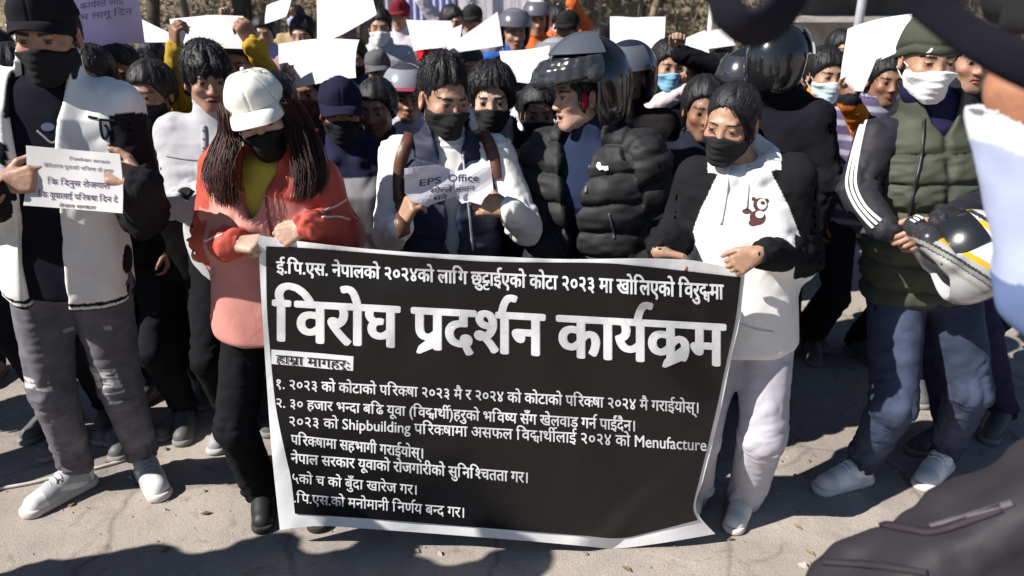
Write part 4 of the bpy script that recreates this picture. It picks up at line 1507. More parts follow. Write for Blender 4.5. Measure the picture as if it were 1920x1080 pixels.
# ------------------------------------------------------------------ helmets
def helmet(s, color, kind='open', visor=None, h=None, peak=None, scale=1.0, vis_up=True):
    """motorcycle helmet worn on s: shell, padding, visor"""
    r = s.hs * scale; H = lambda x, y, z: s.head + s.HR @ (vec(x, y, z) * r); Rm = s.HR
    D = SDF()
    D.ell(H(0, 0.016, 0.030), vec(0.121, 0.142, 0.132) * r, Rm)
    D.ell(H(0, 0.035, -0.045), vec(0.108, 0.112, 0.095) * r, Rm, 0.04)
    if kind == 'full':
        D.chain([H(-0.098, -0.02, -0.075), H(-0.07, -0.105, -0.085), H(0, -0.142, -0.088), H(0.07, -0.105, -0.085), H(0.098, -0.02, -0.075)], [0.032 * r, 0.03 * r, 0.03 * r, 0.03 * r, 0.032 * r], 0.03)
    D.ell(H(0, 0.012, 0.0), vec(0.098, 0.118, 0.118) * r, Rm, 0.004, 's')
    D.cone(H(0, 0.0, -0.05), H(0, 0.02, -0.2), 0.085 * r, 0.085 * r, 0.01, 's')
    def cut(P):
        q = ((P - s.head) @ Rm) / r
        if kind == 'full':
            f = np.maximum(np.maximum(q[:, 2] - 0.046, -0.052 - q[:, 2]), q[:, 1] + 0.035)
        else:
            f = np.maximum(q[:, 2] - 0.048 + 0.0 * q[:, 1], q[:, 1] + 0.012 - 0.12 * (q[:, 2] < -0.03) * 0)
        return f * r
    D.func(cut, H(0, 0, 0), H(0, 0, 0), 0.3, 0.012, 's')
    o = s.build('helmet', D, h or s.res * 1.1, M_GLOSS, color)
    if visor is not None:
        V = []
        nu, nv = 16, 8
        for j in range(nv + 1):
            for i in range(nu + 1):
                a = (i / nu - .5) * R(150)
                z0, z1 = (0.052, 0.145) if vis_up else (-0.050, 0.050)
                z = z0 + (z1 - z0) * j / nv
                rr = math.sqrt(max(0.02, 1 - ((z - 0.03) / 0.146) ** 2))
                V.append(H(math.sin(a) * 0.129 * rr, 0.014 - math.cos(a) * 0.155 * rr, z))
        Vb, Fb = sheet(V, nu, nv, 0.003)
        s.add('visor', (Vb, Fb), M_GLOSS, visor, parent=o)
    if peak is not None:
        V = []
        nu, nv = 16, 6
        for j in range(nv + 1):
            for i in range(nu + 1):
                a = (i / nu - .5) * R(165)
                k = j / nv
                V.append(H(math.sin(a) * (0.122 + 0.004 * k), 0.016 - math.cos(a) * (0.138 + 0.06 * k), 0.062 - 0.012 * k + 0.010 * math.cos(a)))
        Vb, Fb = sheet(V, nu, nv, 0.006)
        s.add('peak', (Vb, Fb), M_GLOSS, peak, parent=o)
    st = [H(-0.10, 0.0, -0.04), H(-0.07, -0.02, -0.10), H(0, -0.035, -0.122), H(0.07, -0.02, -0.10), H(0.10, 0.0, -0.04)]
    s.add('chin_strap', tube(spline(st, 14), 0.005 * r, 6, flat=0.5), M_CLOTH, BLACK, parent=o)
    return o

# ------------------------------------------------------------------ everybody else
def puff(s, pitch=0.085, amp=0.018):
    def f(V, N):
        q = s.toT(V)
        # along the trunk, or along the nearer sleeve
        z = q[:, 2].copy()
        best = np.abs(q[:, 0]) * 0 + 0.16
        for n in 'LR':
            acc = 0
            for a, b in ((s.sh[n], s.el[n]), (s.el[n], s.wr[n])):
                ba = b - a; L = np.linalg.norm(ba); t = (V - a) @ ba / L / L
                tc = np.clip(t, 0, 1)
                d = np.linalg.norm(V - a - tc[:, None] * ba, axis=1)
                m = (d < 0.105 * s.S) & (np.abs(q[:, 0]) > 0.13 * s.S)
                z[m] = (acc + tc[m] * L)
                acc += L
        z = z + 0.010 * vnoise(V * 8)
        ph = (z / pitch) % 1.0
        return amp * (np.abs(np.sin(math.pi * ph)) ** 0.5 - 0.7) + 0.005 * vnoise(V * np.array([24, 24, 50]))
    return f

def bystander(label, Y, neck, head, yaw=0, hyaw=None, hpitch=5, hroll=0, S=None, hs=None, arms=None, skin=SKIN_M, female=False, shw=0.165,
              coat=BLACK, coat2=None, style='jacket', mask=None, hair=True, hairc=HAIRC, cap=None, helm=None, pants=(0.014, 0.014, 0.018), shoe=(0.1, 0.1, 0.1),
              shirt=None, res=0.0058, cres=0.009, group=None, feet=None, mouth=0, collar=True, hood=False, hairkw=None, maskkw=None, helmkw=None, ccol=None, slim=1.0, lean=(0, 0), hd=-0.03, sl=1.0):
    nk = at(neck[0], neck[1], Y)
    S = S or float(np.clip(nk[2] / 1.45, 0.86, 1.1))
    hip = vec(nk[0] + lean[0], Y + lean[1], max(0.5, nk[2] - 0.56 * S))
    ar = {}
    for n, a in (arms or {}).items():
        a = dict(a)
        if 'px' in a: a['wr'] = at(*a['px'])
        if 'ep' in a: a['el'] = at(*a['ep'])
        ar[n] = a
    p = Person(label, S, hip, nk, at(head[0], head[1], Y + hd), yaw, yaw if hyaw is None else hyaw, hpitch, hroll, hs, ar, feet, skin, shw, res, cres, group, female, mouth)
    p.body()
    if Y < 4.3: p.eyeballs()
    if mask is not None: p.face_mask(mask, **(maskkw or {}))
    if hair and helm is None:
        kw = dict(vol=0.013 + 0.004 * random.random(), seed=random.random() * 20, front=0.055 + 0.01 * random.random(), rough=0.006)
        if cap is not None: kw.update(vol=0.006, rough=.002, side=-0.02)
        kw.update(hairkw or {})
        p.hair(color=hairc, **kw)
    if cap is not None: p.cap(cap, tilt=2, lift=-0.004)
    if helm is not None:
        helmet(p, helm, **(helmkw or {}))
    S = p.S
    if shirt is not None:
        D = SDF(); p.torso_ops(D, [(0.2, .145, .10, 0), (.7, .16, .112, -.005), (.88, .15, .10, 0), (1.04, .085, .078, 0)]); p.shoulders_ops(D, .06, .05)
        D.cone(p.neck, p.neck + p.ez * .06, .07 * S, .066 * S, .02)
        p.build('shirt', D, cres, M_CLOTH, shirt, wr=lambda V, N: p.limb_wrinkle(V, 0.004, 2, arms=False))
    D = SDF(); f = slim
    pf = style == 'puffer'
    x = 0.012 if pf else 0
    p.torso_ops(D, [(-.14, (.180 + x) * f, .135 + x, 0), (.3, (.180 + x) * f, .132 + x, -.005), (.7, (.192 + x) * f, .138 + x, -.008), (.88, .175 + x, .120 + x, 0), (1.0, .105, .088, .01), (1.05, .085, .08, .01)])
    p.shoulders_ops(D, .070, .068 + x, .04)
    for n in 'LR': p.sleeve_ops(D, n, ((.074 + x) * sl, (.064 + x) * sl, .050 * sl), .045, -0.012, .042)
    if collar: jacket_collar(p, D, 0.085, -0.03, 0.055, 0.016, 0.006)
    if hood: hood_ops(p, D)
    if shirt is not None:
        def wedge(P):
            q = p.toT(P); t = q[:, 2] / p.tl
            w = np.interp(t, [.3, .45, .7, .9, 1.2], [-.03, 0.01, 0.03, .052, .08]) * S
            return np.where(q[:, 1] < 0.0, np.abs(q[:, 0]) - w, 0.05)
        D.func(wedge, p.hip + p.ez * .2, p.neck + p.ez * .2, 0.2, 0.008, 's')
    cf = None
    if ccol is not None: cf = lambda V, N: ccol(p, V, N)
    nm = {'hoodie': 'hoodie', 'sweater': 'sweater', 'jacket': 'jacket', 'puffer': 'puffer_jacket'}[style]
    wrf = puff(p) if pf else (lambda V, N, sd=random.random() * 30: p.limb_wrinkle(V, 0.009, sd))
    jk = p.build(nm, D, cres, M_NYLON if style in ('puffer',) else M_CLOTH, (1, 1, 1) if ccol else coat, col=cf, wr=wrf)
    p.jk = jk
    p.trousers(M_DENIM if sum(pants) > .1 else M_CLOTH, pants, r=(.092, .068, .055), h=cres)
    p.shoes(shoe, tuple(min(.5, c + .1) for c in shoe), h=0.009, lace=False)
    return p

FIST = dict(curl=((75, 90, 50),) * 4, thumb=(0.45, 0.7))
GRIP = dict(curl=((45, 55, 30), (50, 60, 30), (55, 60, 35), (58, 62, 35)), thumb=(0.6, 0.5))

# ---- man with the brown backpack, reading from a torn sheet
def reader():
    Y = 2.62
    p = Person('man in navy padded vest over white turtleneck reading from torn sheet in black mask', 1.0,
               at(846, 560, Y), at(838, 268, Y), at(832, 186, Y - 0.03), yaw=6, hyaw=32, hpitch=9, hroll=3, hs=0.98, skin=SKIN_M, shw=0.170, eyes=.5,
               arms={'L': dict(wr=at(752, 425, 2.30), el=at(732, 440, 2.54), hint=(-0.5, 0.4, -1.0), hand=dict(f=(0.35, -0.1, 0.75), n=(0.7, 0.55, -0.3), curl=((35, 45, 25), (42, 50, 30), (48, 55, 30), (52, 55, 30)), thumb=(0.5, 0.45))),
                     'R': dict(wr=at(955, 392, 2.30), el=at(984, 425, 2.53), hint=(0.6, 0.4, -1.0), hand=dict(f=(-0.85, -0.05, 0.18), n=(-0.15, 0.8, -0.5), curl=((35, 45, 25), (40, 48, 28), (46, 52, 30), (50, 55, 30)), thumb=(0.6, 0.2)))})
    p.body(); p.eyeballs((0, 22))
    p.face_mask((0.022, 0.022, 0.024), low=-0.126, off=0.0075)
    p.hair(vol=0.005, front=0.070, side=0.020, back=-0.04, rough=0.009, color=(0.012, 0.011, 0.014), top=0.034, seed=4)
    S = p.S
    wh = np.array((.78, .77, .73)); grey = np.array((.42, .42, .42))
    D = SDF(); p.torso_ops(D, [(-.05, .155, .105, 0), (.3, .15, .105, 0), (.7, .165, .115, -.008), (.88, .15, .10, 0), (1.0, .085, .075, 0)]); p.shoulders_ops(D, .06, .064)
    for n in 'LR': p.sleeve_ops(D, n, (.070, .060, .043), .03, -0.012, .038)
    D.chain([p.neck - p.ez * .02, p.neck + p.ez * .045 - p.ey * .004], [.078 * S, .068 * S], .02)
    tw = p.build('turtleneck', D, 0.0062, M_CLOTH, tuple(wh), wr=lambda V, N: p.limb_wrinkle(V, 0.007, 12) + 0.003 * np.sin((p.toT(V)[:, 2] - p.tl) * 2 * math.pi / 0.022) * (p.toT(V)[:, 2] > p.tl * .98))
    D = SDF()
    p.torso_ops(D, [(-.12, .190, .140, 0), (.3, .190, .142, -.005), (.7, .200, .148, -.01), (.86, .178, .130, -.003), (.97, .12, .10, .0), (1.04, .098, .094, .0)])
    p.shoulders_ops(D, .070, .052, .04)
    jacket_collar(p, D, 0.082, -0.01, 0.060, 0.012, 0.012)
    def wedge(P):
        q = p.toT(P); t = q[:, 2] / p.tl
        w = np.interp(t, [-.1, .5, .8, .93, 1.2], [.024, .020, .018, .034, .08]) * S
        return np.where(q[:, 1] < 0.0, np.abs(q[:, 0] - .008) - w, 0.05)
    D.func(wedge, p.hip, p.neck + p.ez * .2, 0.3, 0.008, 's')
    def quilt(V, N):
        q = p.toT(V)
        ph = ((q[:, 2] - 0.03 * (q[:, 1] < 0) * np.abs(q[:, 0]) / .2) / 0.135) % 1.0
        return 0.018 * (np.abs(np.sin(math.pi * ph)) ** 0.45 - .8) + 0.006 * vnoise(np.stack([q[:, 0] * 18, q[:, 1] * 18, q[:, 2] * 36], 1))
    vs = p.build('vest', D, 0.006, M_NYLON, (0.026, 0.029, 0.055), wr=quilt)
    sf = Surf([vs])
    p.add('zip', strip(sf, [(868, 290), (872, 330), (880, 400), (886, 470)], .008, .003, 30), M_METAL, (.3, .3, .32), parent=vs)
    p.trousers(M_CLOTH, (.02, .02, .025), h=.009)
    p.shoes((.05, .05, .05), (.1, .1, .1), h=.008, lace=False)
    # backpack
    b = empty('backpack', p.hip + vec(0, .2, 0), 'brown leather backpack on the back of the man reading torn sheet', 'backpack')
    D = SDF(); c = p.hip + p.ez * .32 + p.ey * .225
    D.box(c, vec(.15, .075, .21), np.stack([p.ex, p.ey, p.ez], 1), .05)
    V, Q = D.mesh(.011)
    obj('bag', V, Q, M_LEATHER, b, (.10, .045, .024))
    sf2 = Surf([vs, tw])
    for pl in ([(778, 232), (766, 262), (752, 300), (748, 345), (752, 395), (756, 440)], [(898, 244), (916, 268), (926, 300), (930, 335)]):
        v = strip(sf2, pl, .044, .007, 40, lift=.003)
        o = obj('strap', v[0], v[1], M_LEATHER, b, (.105, .043, .026))
    return p
P_read = reader()

# ---- man in the flip-up helmet and black puffer, shouting to the left
def helmet_man():
    Y = 2.68
    p = Person('man in black flip-up helmet and black puffer jacket shouting in profile', 1.02,
               at(1118, 545, Y), at(1112, 262, Y), at(1088, 180, Y - .02), yaw=-28, hyaw=-72, hpitch=2, hroll=-4, hs=0.96, skin=SKIN_L, shw=.175, mouth=1.0,
               arms={'L': dict(wr=at(1035, 520, 2.50), hint=(-.8, .5, -.3)), 'R': dict(wr=at(1190, 545, 2.52), hint=(.9, .5, -.2))})
    p.body(); p.eyeballs((-6, 0))
    p.hair(vol=.008, front=.05, side=-.0, back=-.07, rough=.003)
    S = p.S; r = p.hs; H = p.H; Rm = p.HR
    D = SDF()
    D.ell(H(0, .036, .052), vec(.130, .164, .158) * r, Rm)
    D.ell(H(0, .075, -.055), vec(.112, .108, .105) * r, Rm, .05)
    D.ell(H(0, .012, .0), vec(.099, .120, .116) * r, Rm, .004, 's')
    D.cone(H(0, .0, -.06), H(0, .02, -.2), .088 * r, .088 * r, .01, 's')
    def cut(P):
        q = p.toH(P)
        return np.maximum(q[:, 2] - .050, q[:, 1] - .012 + .25 * (q[:, 2] + .02) * (q[:, 2] < -.02)) * r
    D.func(cut, H(0, 0, 0), H(0, 0, 0), .3, .012, 's')
    hm = p.build('helmet', D, .0045, M_GLOSS, (.010, .010, .012))
    # chin bar swung up over the brow: a thick ridged band
    D = SDF()
    A = np.linspace(-88, 88, 15)
    D.chain([H(math.sin(R(a)) * .130, .03 - math.cos(R(a)) * .190, .092 - .036 * math.cos(R(a))) for a in A], [(.015 + .007 * math.cos(R(a))) * r for a in A], .012)
    D.chain([H(math.sin(R(a)) * .130, .03 - math.cos(R(a)) * .182, .116 - .030 * math.cos(R(a))) for a in A], [(.013 + .006 * math.cos(R(a))) * r for a in A], .016)
    D.chain([H(math.sin(R(a)) * .128, .03 - math.cos(R(a)) * .166, .136 - .026 * math.cos(R(a))) for a in A], [(.011 + .005 * math.cos(R(a))) * r for a in A], .010)
    p.build('chin_bar', D, .0045, M_GLOSS, (.028, .028, .032), parent=hm)
    # tinted visor raised on the crown
    V = []; nu, nv = 18, 8
    for j in range(nv + 1):
        for i in range(nu + 1):
            a = R(-30 + 125 * i / nu); e = R(34 + 44 * j / nv)
            q = vec(math.sin(a) * math.cos(e) * .146, .036 - math.cos(a) * math.cos(e) * .180, .052 + math.sin(e) * .172)
            V.append(H(*q))
    p.add('visor', sheet(V, nu, nv, .004), M_GLOSS, (.075, .083, .10), parent=hm)
    for sg in (-1, 1):
        D = SDF(); D.ell(H(sg * .135, .0, .085), vec(.016, .034, .034) * r, Rm); D.ell(H(sg * .148, .0, .085), vec(.006, .016, .016) * r, Rm, .004)
        p.build('hinge', D, .004, M_GLOSS, (.04, .04, .045), parent=hm)
        D = SDF(); D.ell(H(sg * .084, -.022, -.012), vec(.016, .020, .034) * r, Rm); p.build('cheek_pad', D, .004, M_CLOTH, (.24, .012, .035), parent=hm)
        D = SDF(); D.chain([H(sg * .090, -.040, .030), H(sg * .087, -.036, -.02), H(sg * .082, -.020, -.05)], [.008, .009, .007], .004); p.build('pad_edge', D, .004, M_RUBBER, (.015, .015, .015), parent=hm)
    # blue zip collar and pullover
    D = SDF(); p.torso_ops(D, [(0.0, .155, .11, 0), (.7, .165, .12, -.01), (.88, .15, .10, 0), (1.0, .09, .08, 0)]); p.shoulders_ops(D, .06, .055)
    D.chain([p.neck - p.ez * .03, p.neck + p.ez * .05 - p.ey * .01], [.082 * S, .074 * S], .02)
    pl = p.build('pullover', D, .0065, M_CLOTH, col=lambda V, N: np.where((p.toT(V)[:, 2] > p.tl * .62)[:, None], np.array((.019, .028, .060)), np.array((.006, .007, .016))), wr=lambda V, N: p.limb_wrinkle(V, .009, 3, arms=False))
    D = SDF()
    p.torso_ops(D, [(-.14, .200, .152, 0), (.3, .208, .158, -.005), (.7, .215, .162, -.01), (.88, .192, .138, 0), (1.0, .118, .10, .01), (1.05, .10, .095, .01)])
    p.shoulders_ops(D, .08, .084, .04)
    for n in 'LR': p.sleeve_ops(D, n, (.092, .082, .058), .05, -.012, .045)
    jacket_collar(p, D, .094, -.02, .075, .016, .008)
    def wedge(P):
        q = p.toT(P); t = q[:, 2] / p.tl
        w = np.interp(t, [-.2, .3, .6, .85, 1.2], [.012, .016, .026, .056, .10]) * S
        return np.where(q[:, 1] < 0.0, np.abs(q[:, 0] + .02) - w, .05)
    D.func(wedge, p.hip - p.ez * .1, p.neck + p.ez * .2, .35, .008, 's')
    jk = p.build('puffer_jacket', D, .0058, M_NYLON, (.020, .0195, .0215), wr=puff(p, .098, .026))
    sf = Surf([jk])
    p.add('emblem', patch(sf, [(1118, 312), (1121, 304), (1126, 305), (1127, 311), (1133, 312), (1140, 311), (1141, 318), (1135, 320), (1130, 317), (1124, 319)], 3, .002, .002), M_CLOTH, (.78, .78, .78), parent=jk)
    p.add('pocket_zip', strip(sf, [(1106, 310), (1102, 335), (1098, 362)], .010, .003, 14), M_METAL, (.10, .10, .11), parent=jk)
    p.add('zip_pull', strip(sf, [(1103, 326), (1101, 337)], .007, .006, 6, lift=.004), M_METAL, (.55, .55, .55), parent=jk)
    p.add('pocket_zip', strip(sf, [(1142, 400), (1148, 425), (1152, 448)], .008, .003, 14), M_METAL, (.05, .05, .055), parent=jk)
    p.trousers(M_CLOTH, (.015, .015, .018), h=.009)
    p.shoes((.05, .05, .05), (.1, .1, .1), h=.008, lace=False)
    return p
P_helm = helmet_man()
# ------------------------------------------------------------------ second row and the crowd behind
def nkp(head, Y, dx=0, k=1.0):
    sc = FPX / (Y * _c + 0.06)
    return (head[0] + dx - (head[0] - 960) * 0.03, head[1] + 0.158 * sc * k)

def by(label, Y, head, **kw):
    dx = kw.pop('dx', 0); k = kw.pop('nk', 1.0)
    return bystander(label, Y, nkp(head, Y, dx, k), head, **kw)

BLUEM = (0.22, 0.46, 0.66); WHITEM = (0.78, 0.79, 0.82)
UPL = dict(f=(0.05, 0, 1), n=(0.2, -1, 0)); UPR = dict(f=(-0.05, 0, 1), n=(-0.2, -1, 0))

p2 = by('young man with thick fringe and bare face, arms crossed over pale sweatshirt', 2.95, (389, 150), yaw=10, hyaw=30, hpitch=4, skin=SKIN_M, S=.98, hs=.97,
        coat=(.44, .44, .47), style='sweater', pants=(.010, .010, .012), shoe=(.30, .30, .31), collar=True, res=.0048, cres=.0068,
        hairkw=dict(vol=.020, fringe=.030, front=.06, top=.012, rough=.009, side=.0), mouth=.15,
        arms={'L': dict(px=(386, 372, 2.66), hint=(-.6, .4, -1), hand=dict(f=(1, .1, .1), n=(.1, .9, -.3))), 'R': dict(px=(312, 388, 2.62), hint=(.6, .4, -1), hand=dict(f=(-1, .2, .2), n=(0, .9, -.2)))})
wsf = Surf([p2.jk])
p2.add('placket', strip(wsf, [(381, 236), (383, 258), (384, 284)], .022, .003, 14), M_CLOTH, (.36, .36, .39), parent=p2.jk)
for q in (246, 262, 278): p2.add('button', patch(wsf, [(382.5 + 2.2 * math.cos(a), q + 2.2 * math.sin(a)) for a in np.arange(8) * .785], 3, .002, .004), M_RUBBER, (.08, .08, .09), parent=p2.jk)
p2.add('chest_seam', strip(wsf, [(312, 292), (345, 298), (384, 300), (420, 296)], .006, .002, 24), M_CLOTH, (.30, .30, .33), parent=p2.jk)
p2.add('wristwatch', strip(wsf, [(340, 366), (349, 362), (358, 366)], .040, .010, 10), M_RUBBER, (.012, .012, .014))
by('man in navy cap and black mask with grey hooded sweatshirt', 3.05, (640, 208), hyaw=14, yaw=6, skin=SKIN_D, coat=(.30, .30, .32), style='hoodie', hood=True, mask=BLACK, cap=(.014, .015, .034), S=.98, res=.005, cres=.007,
   ccol=lambda p, V, N: np.where(((p.toT(V)[:, 2] / p.tl > .84) & (p.toT(V)[:, 0] > -.11))[:, None], np.array((.018, .019, .045)), np.array((.30, .30, .32))))
by('man in red-rimmed helmet peering past the reader', 3.75, (762, 182), hyaw=12, skin=SKIN_M, coat=(.38, .38, .48), helm=(.045, .045, .055), helmkw=dict(peak=(.30, .015, .05), visor=(.25, .26, .3)), S=.97)
by('man in black mask with thick parted hair and black jacket behind the reader', 3.1, (922, 186), yaw=-4, hyaw=0, skin=SKIN_L, mask=(.022, .022, .024), coat=(0.0074, 0.0074, 0.0087), shirt=(.22, .22, .24), S=.97, hs=1.0, res=.005, cres=.007,
   hairkw=dict(vol=.024, front=.062, side=-.015, rough=.008, top=.006), dx=12)
red_c = lambda p, V, N: np.where(((np.abs(p.toT(V)[:, 0]) > .15) & (p.toT(V)[:, 2] < p.tl * .82))[:, None], np.array((.30, .012, .016)), np.array((.016, .014, .016)))
by('man in navy helmet with black and red jacket behind the flip-up helmet', 3.4, (1176, 148), yaw=-10, hyaw=-35, skin=SKIN_D, helm=(.016, .017, .034), helmkw=dict(visor=(.10, .11, .13)), ccol=red_c, S=1.03, cres=.008)
by('man in blue surgical mask with raised fist, black jacket', 4.2, (1252, 124), hyaw=10, skin=SKIN_M, mask=BLUEM, coat=(0.0087, 0.0087, 0.0112), S=.99, hs=1.05,
   arms={'R': dict(px=(1272, 100, 4.0), hint=(1, .2, -.4), hand=dict(UPR, **FIST))})
by('person in white mask and pale pink jacket with hand up beside the face', 4.35, (1320, 148), hyaw=12, skin=SKIN_M, mask=WHITEM, coat=(.62, .52, .54), S=.97,
   arms={'L': dict(px=(1282, 168, 4.1), hint=(-1, .2, -.6), hand=dict(UPL, **FIST))})
by('man in black helmet and grey face cover behind the girl', 3.45, (1395, 160), yaw=-15, hyaw=-34, hpitch=10, skin=SKIN_L, helm=(.012, .012, .014), mask=(.045, .043, .048), maskkw=dict(top=-.002), helmkw=dict(visor=(.03, .03, .035), peak=(.02, .02, .022)), coat=(.045, .043, .048), S=.99)
by('man in black helmet turned away, dark hooded jacket', 3.15, (1462, 122), yaw=150, hyaw=125, skin=SKIN_D, helm=(.010, .010, .012), coat=(0.0105, 0.0105, 0.0149), hood=True, S=.98, shw=.15, slim=.9, cres=.008, dx=14,
   helmkw=dict(visor=(.03, .03, .035)))
by('man in pale blue mask with black jacket over orange hoodie, one hand raised', 3.9, (1548, 140), yaw=6, hyaw=8, skin=SKIN_M, mask=(.55, .68, .76), shirt=(.80, .24, .03), coat=(0.0087, 0.0087, 0.0124), S=.98, hs=1.03,
   arms={'R': dict(px=(1590, 188, 3.55), hint=(.9, .3, -1), hand=dict(f=(.05, -.05, 1), n=(-.3, -1, 0), curl=((12, 15, 10), (50, 60, 40), (60, 70, 40), (65, 75, 40)), thumb=(.7, .3)))},
   ccol=lambda p, V, N: np.where(((np.abs(p.toT(V)[:, 0]) < .085) & (p.toT(V)[:, 1] < 0) & (p.toT(V)[:, 2] < p.tl * 1.1) | (p.toT(V)[:, 2] < p.tl * .1))[:, None], np.array((.80, .24, .03)), np.array((.014, .014, .020))))
by('person in striped dark pullover behind the large curled paper', 3.75, (1660, 150), skin=SKIN_D, coat=(.10, .10, .16), S=.97,
   ccol=lambda p, V, N: np.where((((p.toT(V)[:, 2] / .07) % 1) < .4)[:, None], np.array((.28, .28, .36)), np.array((.09, .07, .14))))
by('man half hidden behind the green beanie, dark trousers and grey shoes', 3.05, (1822, 112), hyaw=-8, skin=SKIN_M, coat=(.020, .020, .026), pants=(.030, .026, .060), shoe=(.055, .055, .06), S=1.02, hs=.98,
   feet={'L': (ground(1790, 828), ground(1640, 868)), 'R': (ground(1880, 790), ground(1850, 830))})
p19 = by('person in mustard yellow sleeves holding a white sheet high with both arms', 3.35, (452, 122), yaw=0, hyaw=-6, skin=SKIN_D, coat=(.42, .27, .035), style='sweater', S=1.0, sl=.74, cres=.0075,
   arms={'L': dict(px=(330, 96, 3.12), ep=(322, 196, 3.24), hint=(-.9, .2, -.5), hand=dict(f=(.1, -.05, 1), n=(.6, .6, 0), **GRIP)), 'R': dict(px=(476, 88, 3.12), ep=(527, 176, 3.24), hint=(1, .1, -.4), hand=dict(f=(-.35, -.05, .9), n=(-.6, .6, 0), **GRIP))})
by('dark haired man in black coat between the capped man and the fringed youth', 3.3, (225, 140), hyaw=18, skin=SKIN_D, coat=(0.0081, 0.0081, 0.0093), mask=BLACK, S=.98)
by('man in black jacket and dark mask at the left rear under the lavender sheet', 4.1, (272, 142), hyaw=10, skin=SKIN_M, coat=(0.0112, 0.0087, 0.0099), mask=(.30, .28, .30), S=.96)
by('person in black standing at the left edge behind the capped man', 3.0, (-14, 120), hyaw=20, skin=SKIN_D, coat=(0.0074, 0.0074, 0.0087), mask=BLACK, S=.99)
by('person in maroon scarf beneath the large white sheet', 3.65, (572, 172), hyaw=4, skin=SKIN_D, coat=(.075, .030, .036), mask=(.10, .04, .05), hood=True, S=.97,
   arms={'L': dict(px=(528, 182, 3.4), hint=(-1, .2, -.8), hand=dict(f=(.3, -.1, .9), n=(.5, .7, 0), curl=((10, 15, 10), (20, 25, 15), (35, 40, 20), (40, 45, 25)), thumb=(.9, .2)))})
by('person in dark hood and black mask right of the parted hair', 3.7, (1000, 195), hyaw=-4, skin=SKIN_D, coat=(.50, .50, .54), mask=(.03, .03, .03), S=.94, hairkw=dict(vol=.03, side=-.06, back=-.1))
by('person in pale blue mask behind the parted hair', 4.3, (948, 150), hyaw=-6, skin=SKIN_M, coat=(.50, .49, .55), mask=(.48, .66, .72), S=.95)
by('person in silver helmet behind the flip-up helmet', 4.0, (1040, 130), hyaw=-30, skin=SKIN_M, coat=(.55, .58, .64), helm=(.34, .33, .36), helmkw=dict(visor=(.2, .2, .22)), S=.97)

# dark figures packed behind the front row
for lb, Y, hx, hy, kw in (
    ('man in black coat directly behind the capped man, head hidden by the lavender sheet', 2.98, 168, 150, dict(coat=(0.0074, 0.0074, 0.0087), mask=BLACK)),
    ('man in black trousers and coat close behind the left arm of the capped man', 2.86, 20, 150, dict(coat=(0.0074, 0.0074, 0.0081), mask=BLACK)),
    ('man in black sweater between the capped man and the crossed arms', 3.02, 282, 176, dict(coat=(0.0081, 0.0074, 0.0081), mask=BLACK)),
    ('man in charcoal jacket behind the woman in the white cap', 3.05, 512, 196, dict(coat=(.022, .022, .026), mask=BLACK)),
    ('man in dark brown jacket behind the left shoulder of the reader', 3.25, 706, 205, dict(coat=(.04, .026, .02))),
    ('man in black coat wedged between reader and helmeted man', 3.35, 1010, 212, dict(coat=(0.0087, 0.0081, 0.0087), mask=BLACK)),
    ('man in dark blue coat behind the girl in the hoodie', 3.0, 1320, 205, dict(coat=(.016, .017, .028))),
    ('man in black hoodie at the far right behind the beanie', 3.3, 1905, 150, dict(coat=(0.0087, 0.0087, 0.0112)))):
    by(lb, Y, (hx, hy), hyaw=random.uniform(-15, 15), skin=SKIN_D, S=.93, res=.007, cres=.011, **kw)

# far rows: a few kinds of figure, copied
PROTO = {}
def proto(kind):
    if kind in PROTO: return PROTO[kind], False
    kw = dict(res=.0085, cres=.012, S=1.0, coat=(1, 1, 1), pants=(.02, .02, .025), skin=(1, 1, 1))
    Y = 6.0
    nk = to_px((0, Y, 1.45)); hd = to_px((0, Y - .03, 1.61))
    arms = {}
    up = lambda x, z, sg: dict(wr=vec(x, Y - .22, z), hint=(sg, .1, -.4), hand=dict(f=(-.1 * sg, 0, 1), n=(-.5 * sg, -.8, 0), **FIST))
    if 'fist' in kind: arms['R'] = up(.24, 1.74, 1)
    if 'hold' in kind: arms = {'L': up(-.24, 1.70, -1), 'R': up(.24, 1.70, 1)}
    if 'mask' in kind: kw['mask'] = (1, 1, 1)
    if 'helmet' in kind: kw.update(helm=(1, 1, 1), helmkw=dict(visor=(.1, .1, .12)))
    if 'cap' in kind: kw['cap'] = (1, 1, 1)
    p = bystander('x', Y, nk, hd, arms=arms, **kw)
    PROTO[kind] = p
    return p, True

USED = set()
def far(label, kind, Y, head, yaw=0, skin=SKIN_M, coat=BLACK, mask=WHITEM, top=HAIRC, pants=(.02, .02, .025), k=1.0, scale=None):
    p, fresh = proto(kind)
    src = p.root
    if fresh:
        r = src; kids = list(src.children)
    else:
        r = src.copy(); COL.objects.link(r)
        kids = []
        for ch in src.children:
            c = ch.copy(); COL.objects.link(c); c.parent = r; kids.append(c)
            for g in ch.children:
                d = g.copy(); COL.objects.link(d); d.parent = c
    a = at(head[0], head[1], Y)
    sc = scale or float(np.clip(a[2] / 1.61, .90, 1.10))
    r.location = (a[0], Y, 0); r.rotation_euler = (0, 0, R(yaw)); r.scale = (sc, sc, sc)
    r['label'] = label; r['group'] = 'protesters in the rows behind'
    for c in kids:
        n = c.name.split('.')[0]
        col = {'body': skin, 'jacket': coat, 'face_mask': mask, 'hair': HAIRC, 'helmet': top, 'cap': top, 'trousers': pants}.get(n)
        if col is not None: c.color = (*col, 1)
        for g in c.children:
            gn = g.name.split('.')[0]
            if gn == 'brim': g.color = (*top, 1)
            if gn == 'ear_loop': g.color = (*mask, 1)
    return r

